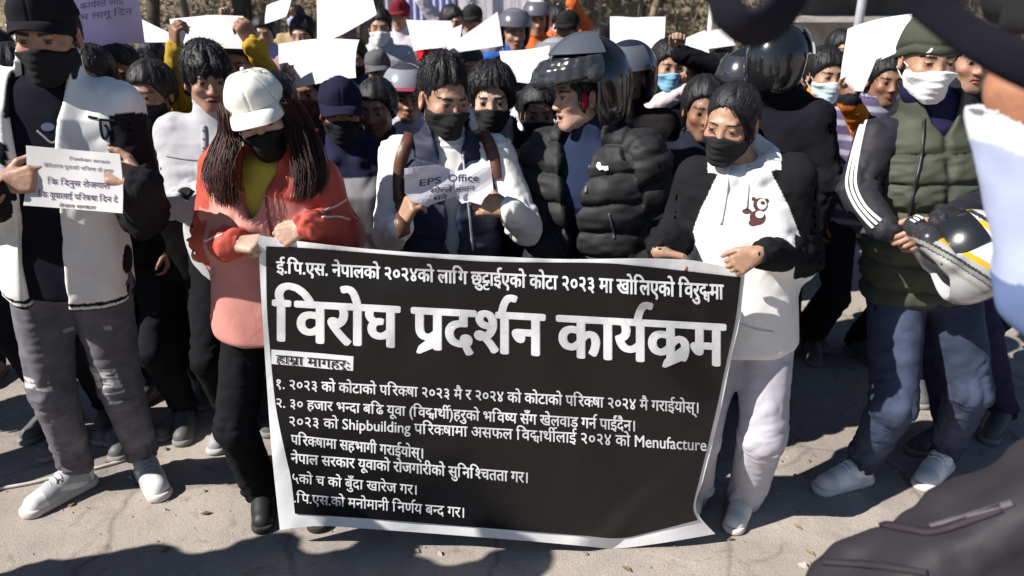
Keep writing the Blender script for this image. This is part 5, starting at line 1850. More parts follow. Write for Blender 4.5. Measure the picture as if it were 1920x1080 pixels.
# label, kind, Y, head pixel
far('person in white mask and open dark jacket over white shirt near the mesh screen', 'mask', 6.0, (713, 50), 8, coat=(.45, .44, .46))
far('person in maroon cap lifting a fist near the blue sheeting', 'cap fist', 7.2, (756, 28), -10, coat=(.55, .5, .55), top=(.16, .02, .03))
far('dark haired person facing the trees behind the small white sheets', 'plain', 6.6, (836, 42), 40, coat=(.10, .12, .14))
far('person in black knit and grey coat under the pale wall', 'cap', 7.0, (893, 38), -20, coat=(.30, .29, .36), top=(.03, .03, .03))
far('rider in grey helmet and bright blue jacket', 'helmet', 5.6, (958, 60), 14, coat=(.03, .10, .35), top=(.16, .15, .17))
far('person in white helmet and orange jacket shading their eyes', 'helmet fist', 6.6, (1002, 38), 8, coat=(.62, .14, .035), top=(.70, .68, .68))
far('person in white mask and rust orange jacket looking right', 'mask', 7.3, (1030, 40), 45, coat=(.60, .16, .06))
far('person in dark cap and brown scarf under the dry bank', 'cap', 6.2, (1074, 52), -30, coat=(.17, .05, .04), top=(.02, .02, .02), skin=SKIN_D)
far('person in red cap behind the reader', 'cap', 4.9, (806, 104), 6, coat=(.10, .10, .16), top=(.34, .012, .02))
far('person in grey knit cap left of the reader', 'cap', 4.8, (706, 128), 16, coat=(.03, .03, .035), top=(.10, .10, .11), skin=SKIN_D)
far('person in dark red jacket under the tilted white sheet', 'plain', 4.9, (880, 124), 10, coat=(.05, .03, .035), skin=SKIN_D)
far('person in blue striped shirt with both arms up', 'hold', 6.0, (498, 62), 10, coat=(.34, .36, .55))
far('bare armed person raising a fist behind the yellow sleeves', 'fist', 5.4, (578, 66), -6, coat=(.30, .16, .16))
far('pale faced person in black jacket left of the orange hoodie', 'plain', 4.9, (1496, 134), -5, coat=(.03, .028, .03), skin=SKIN_L)
far('dark haired person rising behind the orange hoodie', 'plain', 5.2, (1560, 92), 12, coat=(.03, .03, .06))
far('person in black coat by the metal pole', 'mask', 6.0, (1625, 84), -12, coat=(.02, .02, .03), mask=(.02, .02, .02))
far('rider in black helmet in the left rear shade', 'helmet', 5.2, (70, 96), 10, coat=(0.0124, 0.0124, 0.0124), top=(.02, .02, .022))
far('person in plum jacket holding a sheet aloft at left rear', 'hold', 5.6, (296, 104), 0, coat=(.10, .04, .07), skin=SKIN_D)
far('person in charcoal jacket and blue mask near the tree trunks', 'mask', 6.6, (180, 88), 5, coat=(.05, .05, .055), mask=BLUEM)
far('person in grey jacket and white mask near the tree trunks', 'mask', 7.2, (410, 62), -8, coat=(.22, .22, .24))
far('person in olive jacket far back by the shrubs', 'plain', 8.2, (640, 46), 10, coat=(.09, .10, .05))
far('person in tan jacket and black mask far back', 'mask', 8.0, (560, 36), 0, coat=(.35, .26, .15), mask=(.02, .02, .02))
far('person in wine coloured jacket left of the dark cap', 'plain', 5.4, (1130, 84), -20, coat=(.14, .02, .03))
far('person in pale mask behind the navy helmet', 'mask', 5.6, (1218, 92), 4, coat=(.03, .03, .035))
far('person in teal jacket half hidden by the pointed white sheets', 'plain', 5.2, (1345, 108), -8, coat=(.04, .09, .10))
far('person in black jacket and pale mask behind the turned helmet', 'mask', 5.4, (1430, 96), 0, coat=(.02, .02, .025), mask=(.6, .62, .66))
far('person in slate jacket at the far right behind the beanie', 'plain', 4.4, (1776, 90), -10, coat=(.05, .05, .08), skin=SKIN_D)
far('person in navy puffer at the far right edge', 'mask', 4.2, (1890, 120), -14, coat=(.02, .02, .04), mask=(.02, .02, .025))
far('person in denim blue jacket in the middle rear', 'mask', 5.0, (670, 110), 0, coat=(.05, .07, .14), mask=(.03, .03, .03))
far('person in ash grey jacket behind the maroon scarf', 'plain', 4.6, (600, 128), 8, coat=(.10, .10, .11), skin=SKIN_D)
far('person in faded black jacket behind the fringed youth', 'plain', 4.5, (352, 128), 0, coat=(.028, .027, .03), skin=SKIN_D)
far('person in black parka left of the lavender sheet', 'mask', 4.4, (120, 130), 4, coat=(0.0093, 0.0093, 0.0105), mask=(.02, .02, .02))
# ------------------------------------------------------------------ the banner
def coons(top, bottom, left, right, nu, nv):
    T = spline([(*p, 0) for p in top], nu + 1); B = spline([(*p, 0) for p in bottom], nu + 1)
    L = spline([(*p, 0) for p in left], nv + 1); Rr = spline([(*p, 0) for p in right], nv + 1)
    u = np.linspace(0, 1, nu + 1)[None, :, None]; v = np.linspace(0, 1, nv + 1)[:, None, None]
    return ((1 - v) * T[None] + v * B[None] + (1 - u) * L[:, None] + u * Rr[:, None]
            - ((1 - u) * (1 - v) * T[0] + u * (1 - v) * T[-1] + (1 - u) * v * B[0] + u * v * B[-1]))[..., :2]

def banner_depth(x, y):
    v = (y - 460) / 540.0; u = (x - 490) / 880.0
    d = 2.085 + 0.075 * v - 0.045 * math.sin(math.pi * min(max(u, 0), 1)) * (0.3 + 0.7 * v)
    d += 0.007 * math.sin(u * 13 + v * 2.2) * (1.1 - 0.5 * v) + 0.005 * math.sin(u * 29 - v * 4 + 1)
    d += 0.030 * math.exp(-(((x - 1255) + (y - 900) * 1.0) / 46.0) ** 2) * max(0, v - .35)     # diagonal buckle low on the right
    d -= 0.022 * math.exp(-(((x - 1180) + (y - 930) * 1.0) / 50.0) ** 2) * max(0, v - .4)
    d += 0.012 * math.exp(-((y - 530 - (x - 940) * .1) / 22.0) ** 2) * math.sin(u * 6)          # sag under the top edge
    q = np.array([[x * .012 + y * .004, y * .007 - x * .003, 0.0]])
    d += 0.0075 * float(vnoise(q)[0]) + 0.0035 * float(vnoise(q * 2.3 + 7)[0])
    d += 0.020 * max(0, (540 - x) / 50.0) ** 2 * v
    return d

BN = empty('banner', at(940, 1010, 2.15) * vec(1, 1, 0), 'black vinyl protest banner with white lettering held across the front row', 'banner')
def banner_sheet(name, outline, col, back, nu, nv, thick):
    g = coons(*outline, nu, nv)
    P = np.array([[at(x, y, banner_depth(x, y) + back) for x, y in row] for row in g])
    v, f = sheet(P, nu, nv, thick)
    return obj(name, v, f, M_VINYL, BN, col)
top_o = [(484, 441), (520, 447), (640, 462), (780, 474), (926, 481), (1060, 486), (1200, 485), (1300, 489), (1397, 508)]
bot_o = [(525, 993), (600, 986), (700, 992), (850, 1003), (1000, 1015), (1100, 1024), (1156, 1028), (1240, 1018), (1341, 1001)]
lef_o = [(484, 441), (490, 560), (499, 700), (510, 850), (525, 993)]
rig_o = [(1397, 508), (1387, 600), (1372, 665), (1353, 760), (1339, 820), (1318, 900), (1305, 955), (1341, 1001)]
top_i = [(499, 462), (572, 465), (703, 475), (815, 484), (926, 491), (1120, 493), (1200, 499), (1284, 508), (1389, 520)]
bot_i = [(553, 963), (700, 973), (850, 985), (1000, 997), (1090, 1004), (1163, 1009), (1230, 995), (1308, 975)]
lef_i = [(499, 462), (500, 560), (505, 640), (517, 760), (535, 850), (546, 900), (553, 963)]
rig_i = [(1389, 520), (1379, 600), (1364, 670), (1345, 760), (1331, 820), (1311, 900), (1300, 950), (1308, 975)]
banner_sheet('white_border', (top_o, bot_o, lef_o, rig_o), (.78, .78, .80), 0.0045, 90, 60, .0015)
BP = banner_sheet('printed_panel', (top_i, bot_i, lef_i, rig_i), (.0065, .006, .0072), 0.0, 90, 60, .0015)
BS = Surf([BP])
def bl(name, txt, p0, p1, h0, h1, off=0.0, col=(.80, .80, .82), **k):
    v, f = lettering(BS, txt, p0, p1, h0, h1, off, lift=.0004, thick=.0010, **k)
    o = obj(name, v, f, M_VINYL, BN, col, smooth=False)
    o['kind'] = 'stuff'
    return o
def bl2(*a, **k):
    o = bl(*a, **k)
    del o['kind']
    return o
bl2('heading_line', 'ई.िप.एस. नेपालको २०२४को लािग छु[ट/ट]ाईएको कोटा २०२३ मा खोिलएको िवरु<दध>मा', (519, 511), (1356, 561), 21, 27, .030)
bl2('headline', 'िवरोघ प~दश^न काय^क~म', (514, 637), (1358, 685), 74, 76, .034, maxe=22)
LB = patch(BS, [(509, 655), (560, 659), (610, 663), (663, 668), (662, 695), (610, 691), (560, 686), (509, 682)], 12, .0006, .0004)
o = obj('caption_box', LB[0], LB[1], M_VINYL, BN, (.80, .80, .82), smooth=False)
bl2('caption', 'हाम~ा मागहरुः', (518, 680), (655, 692), 15, 16, .010, col=(.015, .015, .017)).location = (0, -.0016, .0004)
bl2('demand_line', '१. २०२३ को कोटाको पिर{क}षा २०२३ मै र २०२४ को कोटाको पिर{क}षा २०२४ मै गराईयोस्।', (519, 728), (1309, 774), 17, 19, .022)
bl2('demand_line', '२. ३० हजार भ{न}दा बिढ यूवा (िव<दय>ाथी^)हरुको भिव{ष}य सँग खेलवाड गन^ पाईंदैन।', (519, 763), (1190, 808), 16, 19, .022)
bl2('demand_line', '२०२३ को Shipbuilding पिर{क}षामा असफल िव<दय>ाथी^लाई २०२४ को Menufacture', (543, 798), (1324, 845), 17, 20, .016)
bl2('demand_line', 'पिर{क}षामा सहभागी गराईयोस्।', (546, 832), (793, 859), 17, 18, .022)
bl2('demand_line', 'नेपाल सरकार यूवाको रोजगारीको सुिनि{श}चतता गर।', (546, 867), (989, 905), 17, 19, .022)
bl2('demand_line', '५को च को बुँदा खारेज गर।', (549, 904), (781, 927), 16, 17, .014)
bl2('demand_line', '.िप.एस.को मनोमानी िनण^य ब{न}द गर।', (552, 941), (870, 970), 16, 18, .014)
print('banner', time.time() - T0)

# ------------------------------------------------------------------ sheets of paper
def paper(label, quad, Y, bend=0.0, sag=0.0, col=(.80, .79, .79), name='placard', cat='placard', group='white paper placards held up in the crowd', nu=12, nv=10, crumple=0.009, tilt=.7, turn=.35):
    """quad: photo pixels TL, TR, BR, BL; Y: one distance or one per corner"""
    if np.isscalar(Y):       # held tilted back and turned a little to the sun
        k = (Y * _c + .05) / FPX
        hgt = abs(quad[3][1] - quad[0][1]) * k; wid = abs(quad[1][0] - quad[0][0]) * k
        Ys = [Y + tilt * hgt + turn * wid * .5, Y + tilt * hgt - turn * wid * .5, Y - turn * wid * .5, Y + turn * wid * .5]
    else: Ys = Y
    c = [at(*q, d) for q, d in zip(quad, Ys)]
    P = np.zeros((nv + 1, nu + 1, 3))
    nrm = unit(np.cross(c[1] - c[0], c[3] - c[0]))
    sd = RNG.uniform(0, 40)
    for j in range(nv + 1):
        v = j / nv
        for i in range(nu + 1):
            u = i / nu
            p = (c[0] * (1 - u) + c[1] * u) * (1 - v) + (c[3] * (1 - u) + c[2] * u) * v
            p = p + nrm * (bend * math.sin(math.pi * u) + sag * math.sin(math.pi * v))
            P[j, i] = p
    fl = P.reshape(-1, 3)
    fl = fl + nrm * (crumple * vnoise(fl * 9 + sd))[:, None]
    v, f = sheet(fl, nu, nv, .0016)
    r = empty(name, fl.mean(0), label, cat, group)
    o = obj('sheet', v, f, M_PAPER, r, col)
    return r, o

PG = 'white paper placards held up in the crowd'
lav, lavs = paper('large white sheet, lavender shade painted in, with faint handwriting above the left side', [(134, -30), (257, -30), (271, 80), (143, 95)], [3.06, 3.20, 3.30, 3.16], bend=.02, crumple=.012, col=(.60, .56, .80))  # violet cast of shade put into the white paper's colour
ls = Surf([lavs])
for t, a, b, h in (('काय^रत लाई', (150, 18), (232, 6), 11), ('भ लागू िदन', (150, 38), (248, 26), 11)):
    v = lettering(ls, t, a, b, h, h, .004, thick=.0006)
    obj('handwriting', v[0], v[1], M_PAPER, lav, (.30, .27, .40), smooth=False)
paper('pointed sliver of white paper beside the lavender sheet', [(266, 36), (318, 62), (317, 80), (268, 78)], 4.0)
paper('small white sheet behind the ear of the capped man', [(10, 46), (40, 48), (40, 62), (18, 60)], 3.6)
paper('wide white sheet stretched between mustard sleeves', [(318, 36), (456, 30), (466, 92), (328, 100)], 3.22, bend=-.02, tilt=.5, turn=.2)
paper('small white sheet high behind the mustard sleeves', [(500, 10), (548, -8), (536, 30), (496, 44)], 5.2)
paper('tall white sheet reaching above the top edge', [(594, -34), (690, -34), (706, 26), (596, 82)], 3.9, bend=.02)
paper('large white sheet with sagging lower edge over the navy cap', [(522, 82), (674, 75), (669, 147), (534, 172)], 3.35, bend=-.02, sag=-.02)
paper('white sheet held by a raised fist behind the reader', [(762, 38), (846, 40), (858, 84), (776, 96)], 4.6)
paper('pale sheet tilted upward right of the raised fist', [(822, 66), (866, 46), (860, 84), (826, 100)], 4.9, col=(.72, .70, .84))
paper('white sheet slanting up to the right above the parted hair', [(846, 84), (934, 22), (944, 86), (862, 98)], 4.2)
paper('broad white sheet above the shouting man', [(936, 96), (1030, 84), (1024, 158), (946, 150)], 3.55, bend=.01)
paper('square white sheet behind the navy helmet', [(1144, 32), (1248, 32), (1245, 96), (1144, 96)], 4.7)
paper('white sheet sloping beside the raised fist', [(1272, 78), (1322, 56), (1330, 100), (1296, 118)], 4.7)
paper('upper white sheet behind the black helmet', [(1312, 62), (1372, 50), (1378, 84), (1322, 92)], 4.9)
big, bigs = paper('large curled white sheet beside the green beanie', [(1590, 56), (1712, 26), (1690, 96), (1576, 150)], [3.50, 3.38, 3.20, 3.26], bend=-.012, sag=-.010, nu=14)
paper('lower fold of white paper left of the green beanie', [(1576, 140), (1650, 96), (1618, 172), (1600, 172)], 3.2, bend=-.02)

# the printed sheet in the hands of the man in the cap
sh, shs = paper('printed white sheet with lines of writing held by the capped man', [(50, 273), (222, 288), (229, 400), (44, 385)], [2.09, 2.06, 2.03, 2.045], bend=.012, sag=.008, crumple=.010, name='sheet_of_paper', cat='paper', group=None, nu=20, nv=14)
ss = Surf([shs])
for t, a, b, h, cc in (('िज{म}मेवार सरकार', (130, 300), (206, 307), 5, (.25, .2, .3)), ('बेरोजगार यूवाको भिव{ष}य के हु{न}छ', (82, 312), (212, 324), 6, (.25, .2, .3)), ('िक िदनुस रोजगारी', (89, 345), (206, 354), 10, (.16, .10, .22)), ('िक यूवालाई पिर{क}षा िदन दे', (72, 369), (221, 380), 10, (.16, .10, .22)), ('नेपाल सरकार', (111, 388), (180, 393), 6, (.20, .05, .10))):
    v = lettering(ss, t, a, b, h, h, .006, thick=.0006)
    obj('writing', v[0], v[1], M_PAPER, sh, cc, smooth=False)

# torn sheet
def torn():
    Y = 2.24
    r = empty('torn_paper', at(840, 345, Y), 'torn white sheet with handwriting held open by the reader', 'paper')
    def half(poly, d0, d1, xa, xb):
        bm = bmesh.new()
        bm.faces.new([bm.verts.new((x, y, 0)) for x, y in poly])
        bmesh.ops.triangulate(bm, faces=bm.faces[:])
        for _ in range(4):
            es = [e for e in bm.edges if e.calc_length() > 14]
            if not es: break
            bmesh.ops.subdivide_edges(bm, edges=es, cuts=1); bmesh.ops.triangulate(bm, faces=bm.faces[:])
        V = []; F = []
        bm.verts.index_update()
        for v in bm.verts:
            u = (v.co.x - xa) / (xb - xa)
            V.append(at(v.co.x, v.co.y, d0 + (d1 - d0) * u + .006 * math.sin(v.co.y * .09 + v.co.x * .05)))
        n = len(V)
        for f in bm.faces:
            ids = [v.index for v in f.verts]; F.append(tuple(ids))
        be = [(e.verts[0].index, e.verts[1].index) for e in bm.edges if e.is_boundary]
        V2 = [p + vec(0, .0015, 0) for p in V]
        F += [tuple(i + n for i in f[::-1]) for f in F[:]]
        F += [(a, b, b + n, a + n) for a, b in be]
        bm.free()
        return obj('sheet_half', V + V2, F, M_PAPER, r, (.74, .73, .80), smooth=False)
    a = half([(758, 316), (790, 312), (822, 309), (840, 316), (853, 322), (850, 345), (853, 368), (838, 374), (822, 372), (812, 382), (800, 388), (782, 380), (770, 376), (759, 362)], Y, Y + .05, 758, 853)
    b = half([(853, 322), (872, 318), (884, 308), (896, 305), (904, 296), (912, 303), (918, 300), (922, 324), (925, 356), (908, 372), (902, 384), (880, 378), (866, 382), (853, 368), (850, 345)], Y + .05, Y + .01, 853, 925)
    s = Surf([a, b])
    for t, p, q, h in (('EPS', (787, 349), (827, 343), 12), ('Office', (840, 340), (897, 339), 13), ('सोरले', (806, 363), (848, 359), 9), ('समान', (854, 360), (890, 356), 8), ('भने', (812, 377), (838, 372), 7), ('हुँ', (868, 374), (878, 372), 7)):
        v = lettering(s, t, p, q, h, h, .012, thick=.0006, xh=.69 if t[0] in 'EO' else .622)
        if len(v[0]): obj('handwriting', v[0], v[1], M_PAPER, r, (.10, .09, .14), smooth=False)
torn()

# ------------------------------------------------------------------ helmet in the hands of the man in the beanie
def held_helmet():
    c = at(1815, 482, 2.17); Rm = rotm(0, 0, 52) @ rotm(-112, 0, 0) @ rotm(0, -8, 0)
    r = 1.0
    root = empty('motorcycle_helmet', c - vec(0, 0, .14), 'white and grey full-face helmet with yellow lines held by the man in the beanie', 'helmet')
    H = lambda x, y, z: c + Rm @ vec(x, y, z)
    D = SDF()
    D.ell(H(0, .0, .02), vec(.118, .142, .128), Rm)
    D.ell(H(0, .02, -.05), vec(.105, .112, .085), Rm, .04)
    D.chain([H(-.095, -.03, -.075), H(-.066, -.108, -.088), H(0, -.150, -.092), H(.066, -.108, -.088), H(.095, -.03, -.075)], [.032, .032, .032, .032, .032], .03)
    D.chain([H(-.06, .06, .125), H(0, .145, .105), H(.06, .06, .125)], [.012, .02, .012], .03)   # spoiler
    D.ell(H(0, .0, 0), vec(.096, .120, .112), Rm, .004, 's')
    D.cone(H(0, -.01, -.05), H(0, .01, -.2), .086, .086, .01, 's')
    def cut(P):
        q = (P - c) @ Rm
        return np.maximum(np.maximum(q[:, 2] - .042, -.055 - q[:, 2]), q[:, 1] + .04)
    D.func(cut, c, c, .25, .01, 's')
    V, Q = D.mesh(.0042); V = relax(V, Q, 1)
    q = (V - c) @ Rm
    C = np.tile(np.array((.62, .62, .63)), (len(V), 1))
    ax = np.abs(q[:, 0])
    w1 = q[:, 2] - (.055 + .35 * q[:, 1]); w2 = q[:, 2] + .010 - .55 * q[:, 1]
    C[(w2 < -.012)] = (.40, .40, .41)
    C[(w2 < -.030) & (w2 > -.055)] = (.035, .035, .038)
    C[(np.abs(w2 + .004) < .010)] = (.72, .40, .02)
    C[(np.abs(w1 - .030) < .008) & (q[:, 1] > -.10)] = (.72, .40, .02)
    C[(w1 > .040) & (w1 < .055)] = (.03, .03, .032)
    C[(q[:, 1] < -.10) & (q[:, 2] < -.05)] = (.03, .03, .032)
    C[(ax < .022) & (q[:, 2] > .05)] = (.70, .38, .03)
    C[(np.abs(w2 + .045) < .006)] = (.25, .25, .24)
    C[(np.abs(w2 + .075) < .006) & (q[:, 1] > -.05)] = (.30, .30, .26)
    sh_ = obj('shell', V, Q, M_GLOSS, root, (1, 1, 1), C)
    Vv = []; nu, nv = 16, 8
    for j in range(nv + 1):
        for i in range(nu + 1):
            a = (i / nu - .5) * R(150); z = -.052 + .098 * j / nv
            rr = math.sqrt(1 - ((z - .02) / .15) ** 2)
            Vv.append(H(math.sin(a) * .124 * rr, -math.cos(a) * .149 * rr, z))
    v, f = sheet(Vv, nu, nv, .003); obj('visor', v, f, M_GLOSS, root, (.012, .012, .014))
    for i in range(3):
        pts = [H(-.050 + .10 * t, -.172 - .012 * math.cos(t * 3 - 1.5) , -.072 - .012 * i) for t in np.linspace(0, 1, 8)]
        v, f = tube(pts, .0035, 6); obj('vent_bar', v, f, M_RUBBER, root, (.75, .75, .75))
    return root
held_helmet()
# ------------------------------------------------------------------ ground, bank, trees, fences
def ground_mat():
    m, t, bs = nodes_mat('dusty tarmac')
    N, L = t.nodes, t.links
    tc = N.new('ShaderNodeTexCoord')
    def noise(sc, det=6, dist=0.0, rough=.6):
        n = N.new('ShaderNodeTexNoise'); n.inputs['Scale'].default_value = sc; n.inputs['Detail'].default_value = det
        n.inputs['Distortion'].default_value = dist; n.inputs['Roughness'].default_value = rough
        L.new(tc.outputs['Object'], n.inputs['Vector']); return n.outputs['Fac']
    def ramp(src, stops):
        r = N.new('ShaderNodeValToRGB'); L.new(src, r.inputs[0])
        e = r.color_ramp.elements
        while len(e) < len(stops): e.new(.5)
        for k, (p, c) in zip(e, stops): k.position = p; k.color = (*c, 1)
        return r.outputs[0]
    def mix(a, b, f, bt='MIX'):
        x = N.new('ShaderNodeMix'); x.data_type = 'RGBA'; x.blend_type = bt
        L.new(a, x.inputs[6]); L.new(b, x.inputs[7])
        if hasattr(f, 'is_output'): L.new(f, x.inputs[0])
        else: x.inputs[0].default_value = f
        return x.outputs[2]
    big = ramp(noise(1.3, 8, 1.0), [(.30, (.28, .243, .212)), (.55, (.35, .307, .270)), (.75, (.41, .365, .322))])
    tar = ramp(noise(3.1, 8, .6), [(.35, (.19, .172, .160)), (.6, (.28, .252, .23))])
    msk = ramp(noise(.8, 8, 1.5), [(.48, (0, 0, 0)), (.62, (1, 1, 1))])
    c = mix(big, tar, msk)
    speck = ramp(noise(130, 3), [(.30, (.72, .72, .72)), (.5, (1, 1, 1)), (.72, (1.15, 1.14, 1.12))])
    c = mix(c, speck, .9, 'MULTIPLY')
    stain = ramp(noise(5.5, 5, 2.0), [(.30, (.62, .60, .58)), (.42, (1, 1, 1))])
    c = mix(c, stain, .8, 'MULTIPLY')
    vo = N.new('ShaderNodeTexVoronoi'); vo.feature = 'DISTANCE_TO_EDGE'; vo.inputs['Scale'].default_value = 1.1
    wv = N.new('ShaderNodeMix'); wv.data_type = 'VECTOR'; wv.inputs[0].default_value = .12
    nn = N.new('ShaderNodeTexNoise'); nn.inputs['Scale'].default_value = 4; nn.inputs['Detail'].default_value = 5
    L.new(tc.outputs['Object'], nn.inputs['Vector'])
    L.new(tc.outputs['Object'], wv.inputs[4]); L.new(nn.outputs['Color'], wv.inputs[5]); L.new(wv.outputs[1], vo.inputs['Vector'])
    crack = ramp(vo.outputs['Distance'], [(.0, (.45, .43, .42)), (.012, (1, 1, 1))])
    c = mix(c, crack, .55, 'MULTIPLY')
    L.new(c, bs.inputs['Base Color'])
    bs.inputs['Roughness'].default_value = .92; bs.inputs['Specular IOR Level'].default_value = .25
    b1 = N.new('ShaderNodeBump'); b1.inputs['Strength'].default_value = .5; b1.inputs['Distance'].default_value = .02; L.new(noise(7, 8), b1.inputs['Height'])
    b2 = N.new('ShaderNodeBump'); b2.inputs['Strength'].default_value = .55; b2.inputs['Distance'].default_value = .004; L.new(noise(150, 3), b2.inputs['Height']); L.new(b1.outputs[0], b2.inputs['Normal'])
    L.new(b2.outputs[0], bs.inputs['Normal'])
    return m
gx, gy = np.meshgrid(np.linspace(-60, 60, 61), np.linspace(-40, 80, 61))
V = np.stack([gx.ravel(), gy.ravel(), np.zeros(gx.size)], 1)
F = np.array([(j * 61 + i, j * 61 + i + 1, (j + 1) * 61 + i + 1, (j + 1) * 61 + i) for j in range(60) for i in range(60)])
tag(obj('ground', V, F, ground_mat()), kind='structure')

# pebbles and dry litter
def scatter_pebbles():
    rg = np.random.default_rng(11); parts = []; cols = []
    for _ in range(900):
        x, y = rg.uniform(-2.2, 2.6), rg.uniform(1.55, 3.6)
        r = rg.uniform(.002, .006) * (3.0 if rg.random() < .05 else 1)
        th = rg.uniform(0, 6.3, 6); V = []
        for k in range(6): V.append((x + r * math.cos(k * 1.047 + .3 * th[k]) * rg.uniform(.8, 1.3), y + r * math.sin(k * 1.047) * rg.uniform(.8, 1.3), .0))
        for k in range(6): V.append((V[k][0] * .4 + x * .6, V[k][1] * .4 + y * .6, r * rg.uniform(.7, 1.1)))
        F = [(k, (k + 1) % 6, 6 + (k + 1) % 6, 6 + k) for k in range(6)] + [tuple(range(6, 12))]
        parts.append((V, F)); cols.append(np.tile(np.array((.30, .27, .25)) * rg.uniform(.45, 1.5), (12, 1)))
    for _ in range(170):
        x, y = rg.uniform(-2.2, 2.6), rg.uniform(1.6, 3.6); a = rg.uniform(0, 6.3); L = rg.uniform(.008, .026); w = L * rg.uniform(.25, .5)
        d = vec(math.cos(a), math.sin(a), 0); e = vec(-d[1], d[0], 0); c = vec(x, y, .004)
        V = [c - d * L, c + e * w + vec(0, 0, .006), c + d * L + vec(0, 0, .003), c - e * w + vec(0, 0, .005)]
        parts.append((V, [(0, 1, 2, 3)])); cols.append(np.tile(np.array((.23, .16, .09)) * rg.uniform(.5, 1.4), (4, 1)))
    v, f = merge(parts)
    tag(obj('pebbles', v, f, M_RUBBER, None, (1, 1, 1), np.concatenate(cols), smooth=False), kind='stuff')
scatter_pebbles()

# pale cable lying on the ground at the left
pts = [ground(x, y, .008) for x, y in ((-60, 925), (10, 914), (60, 905), (110, 893), (160, 882), (200, 872), (238, 860), (275, 838))]
v, f = tube(spline(pts, 40), .007, 8)
tag(obj('cable', v, f, M_RUBBER, None, (.50, .48, .46)), 'pale grey cable lying on the ground behind the white trainers', 'cable')

# the bank behind
def bank_h(x, y):
    b = sstep(9.2, 13.5, y) * 2.9 + np.clip(y - 13.5, 0, 40) * .16
    b = b * (0.75 + .35 * sstep(-3, 2, x))
    return b
n = 90
gx, gy = np.meshgrid(np.linspace(-26, 30, n), np.linspace(8.8, 40, n))
P2 = np.stack([gx.ravel(), gy.ravel()], 1)
Z = bank_h(P2[:, 0], P2[:, 1]) + .35 * fbm(np.stack([P2[:, 0] * .7, P2[:, 1] * .7, P2[:, 0] * 0], 1)) * sstep(9.2, 11, P2[:, 1]) - .02
V = np.c_[P2, Z]
F = np.array([(j * n + i, j * n + i + 1, (j + 1) * n + i + 1, (j + 1) * n + i) for j in range(n - 1) for i in range(n - 1)])
M_EARTH = tinted('earth', rough=.95, spec=.15, bump=.6, bscale=30, var=.45, vscale=3, bump2=.6, b2scale=5)
tag(obj('bank', V, F, M_EARTH, None, (.24, .195, .14)), kind='structure')
M_LEAF = tinted('leaf', rough=.6, spec=.3, var=.2, vscale=8, trans=.35)

def leaf_cards(C, size, cols, rg, aspect=.5, droop=.3):
    """many small leaf faces, each a bent pair of quads"""
    n = len(C)
    d = rg.normal(0, 1, (n, 3)); d[:, 2] -= droop; d /= np.linalg.norm(d, axis=1, keepdims=True)
    e = np.cross(d, rg.normal(0, 1, (n, 3))); e /= np.linalg.norm(e, axis=1, keepdims=True)
    nn = np.cross(d, e)
    s = (size * rg.uniform(.5, 1.5, n))[:, None]
    w = s * aspect
    V = np.stack([C - d * s, C + e * w * .5 + nn * w * .15, C + d * s, C - e * w * .5 + nn * w * .15], 1).reshape(-1, 3)
    F = np.arange(4 * n).reshape(-1, 4)
    c = np.array(cols)[rg.integers(0, len(cols), n)] * rg.uniform(.6, 1.4, (n, 1))
    return V, F, np.repeat(c, 4, axis=0)

def brush():
    rg = np.random.default_rng(21)
    x = rg.uniform(-13, 14, 52000); y = 9.4 + rg.random(52000) ** 1.3 * 6.0
    z = bank_h(x, y)
    cl = fbm(np.stack([x * .9, y * .9, z * 0], 1), 3)
    k = cl + .18 > rg.uniform(-.35, .35, len(x))
    x, y, z, cl = x[k], y[k], z[k], cl[k]
    z = z + rg.random(len(x)) ** 1.4 * (.55 + 1.0 * np.clip(cl + .2, 0, 1))
    V, F, c = leaf_cards(np.stack([x, y, z], 1), .055, [(.46, .40, .28), (.38, .33, .21), (.17, .20, .09), (.58, .52, .42), (.22, .18, .14), (.10, .12, .06)], rg, .4)
    tag(obj('brush', V, F, M_LEAF, None, (1, 1, 1), c, smooth=False), kind='stuff')
    # dry stalks
    parts = []; cols = []
    n = 2600
    for _ in range(n):
        x, y = rg.uniform(-13, 14), rg.uniform(9.6, 13); z = float(bank_h(np.array([x]), np.array([y]))[0]); h = rg.uniform(.4, 1.3)
        a = vec(x, y, z); b = a + vec(rg.normal(0, .18), rg.normal(0, .12), h); w = rg.uniform(.004, .010)
        V = [a + vec(w, 0, 0), a - vec(w, 0, 0), b - vec(w * .4, 0, 0), b + vec(w * .4, 0, 0), a + vec(0, w, 0), b + vec(0, w * .4, 0)]
        parts.append((V, [(0, 1, 2, 3), (1, 4, 5, 2), (4, 0, 3, 5)])); cols.append(np.tile(np.array((.42, .36, .28)) * rg.uniform(.35, 1.3), (6, 1)))
    v, f = merge(parts)
    tag(obj('dry_stalks', v, f, M_LEAF, None, (1, 1, 1), np.concatenate(cols), smooth=False), kind='stuff')
brush()

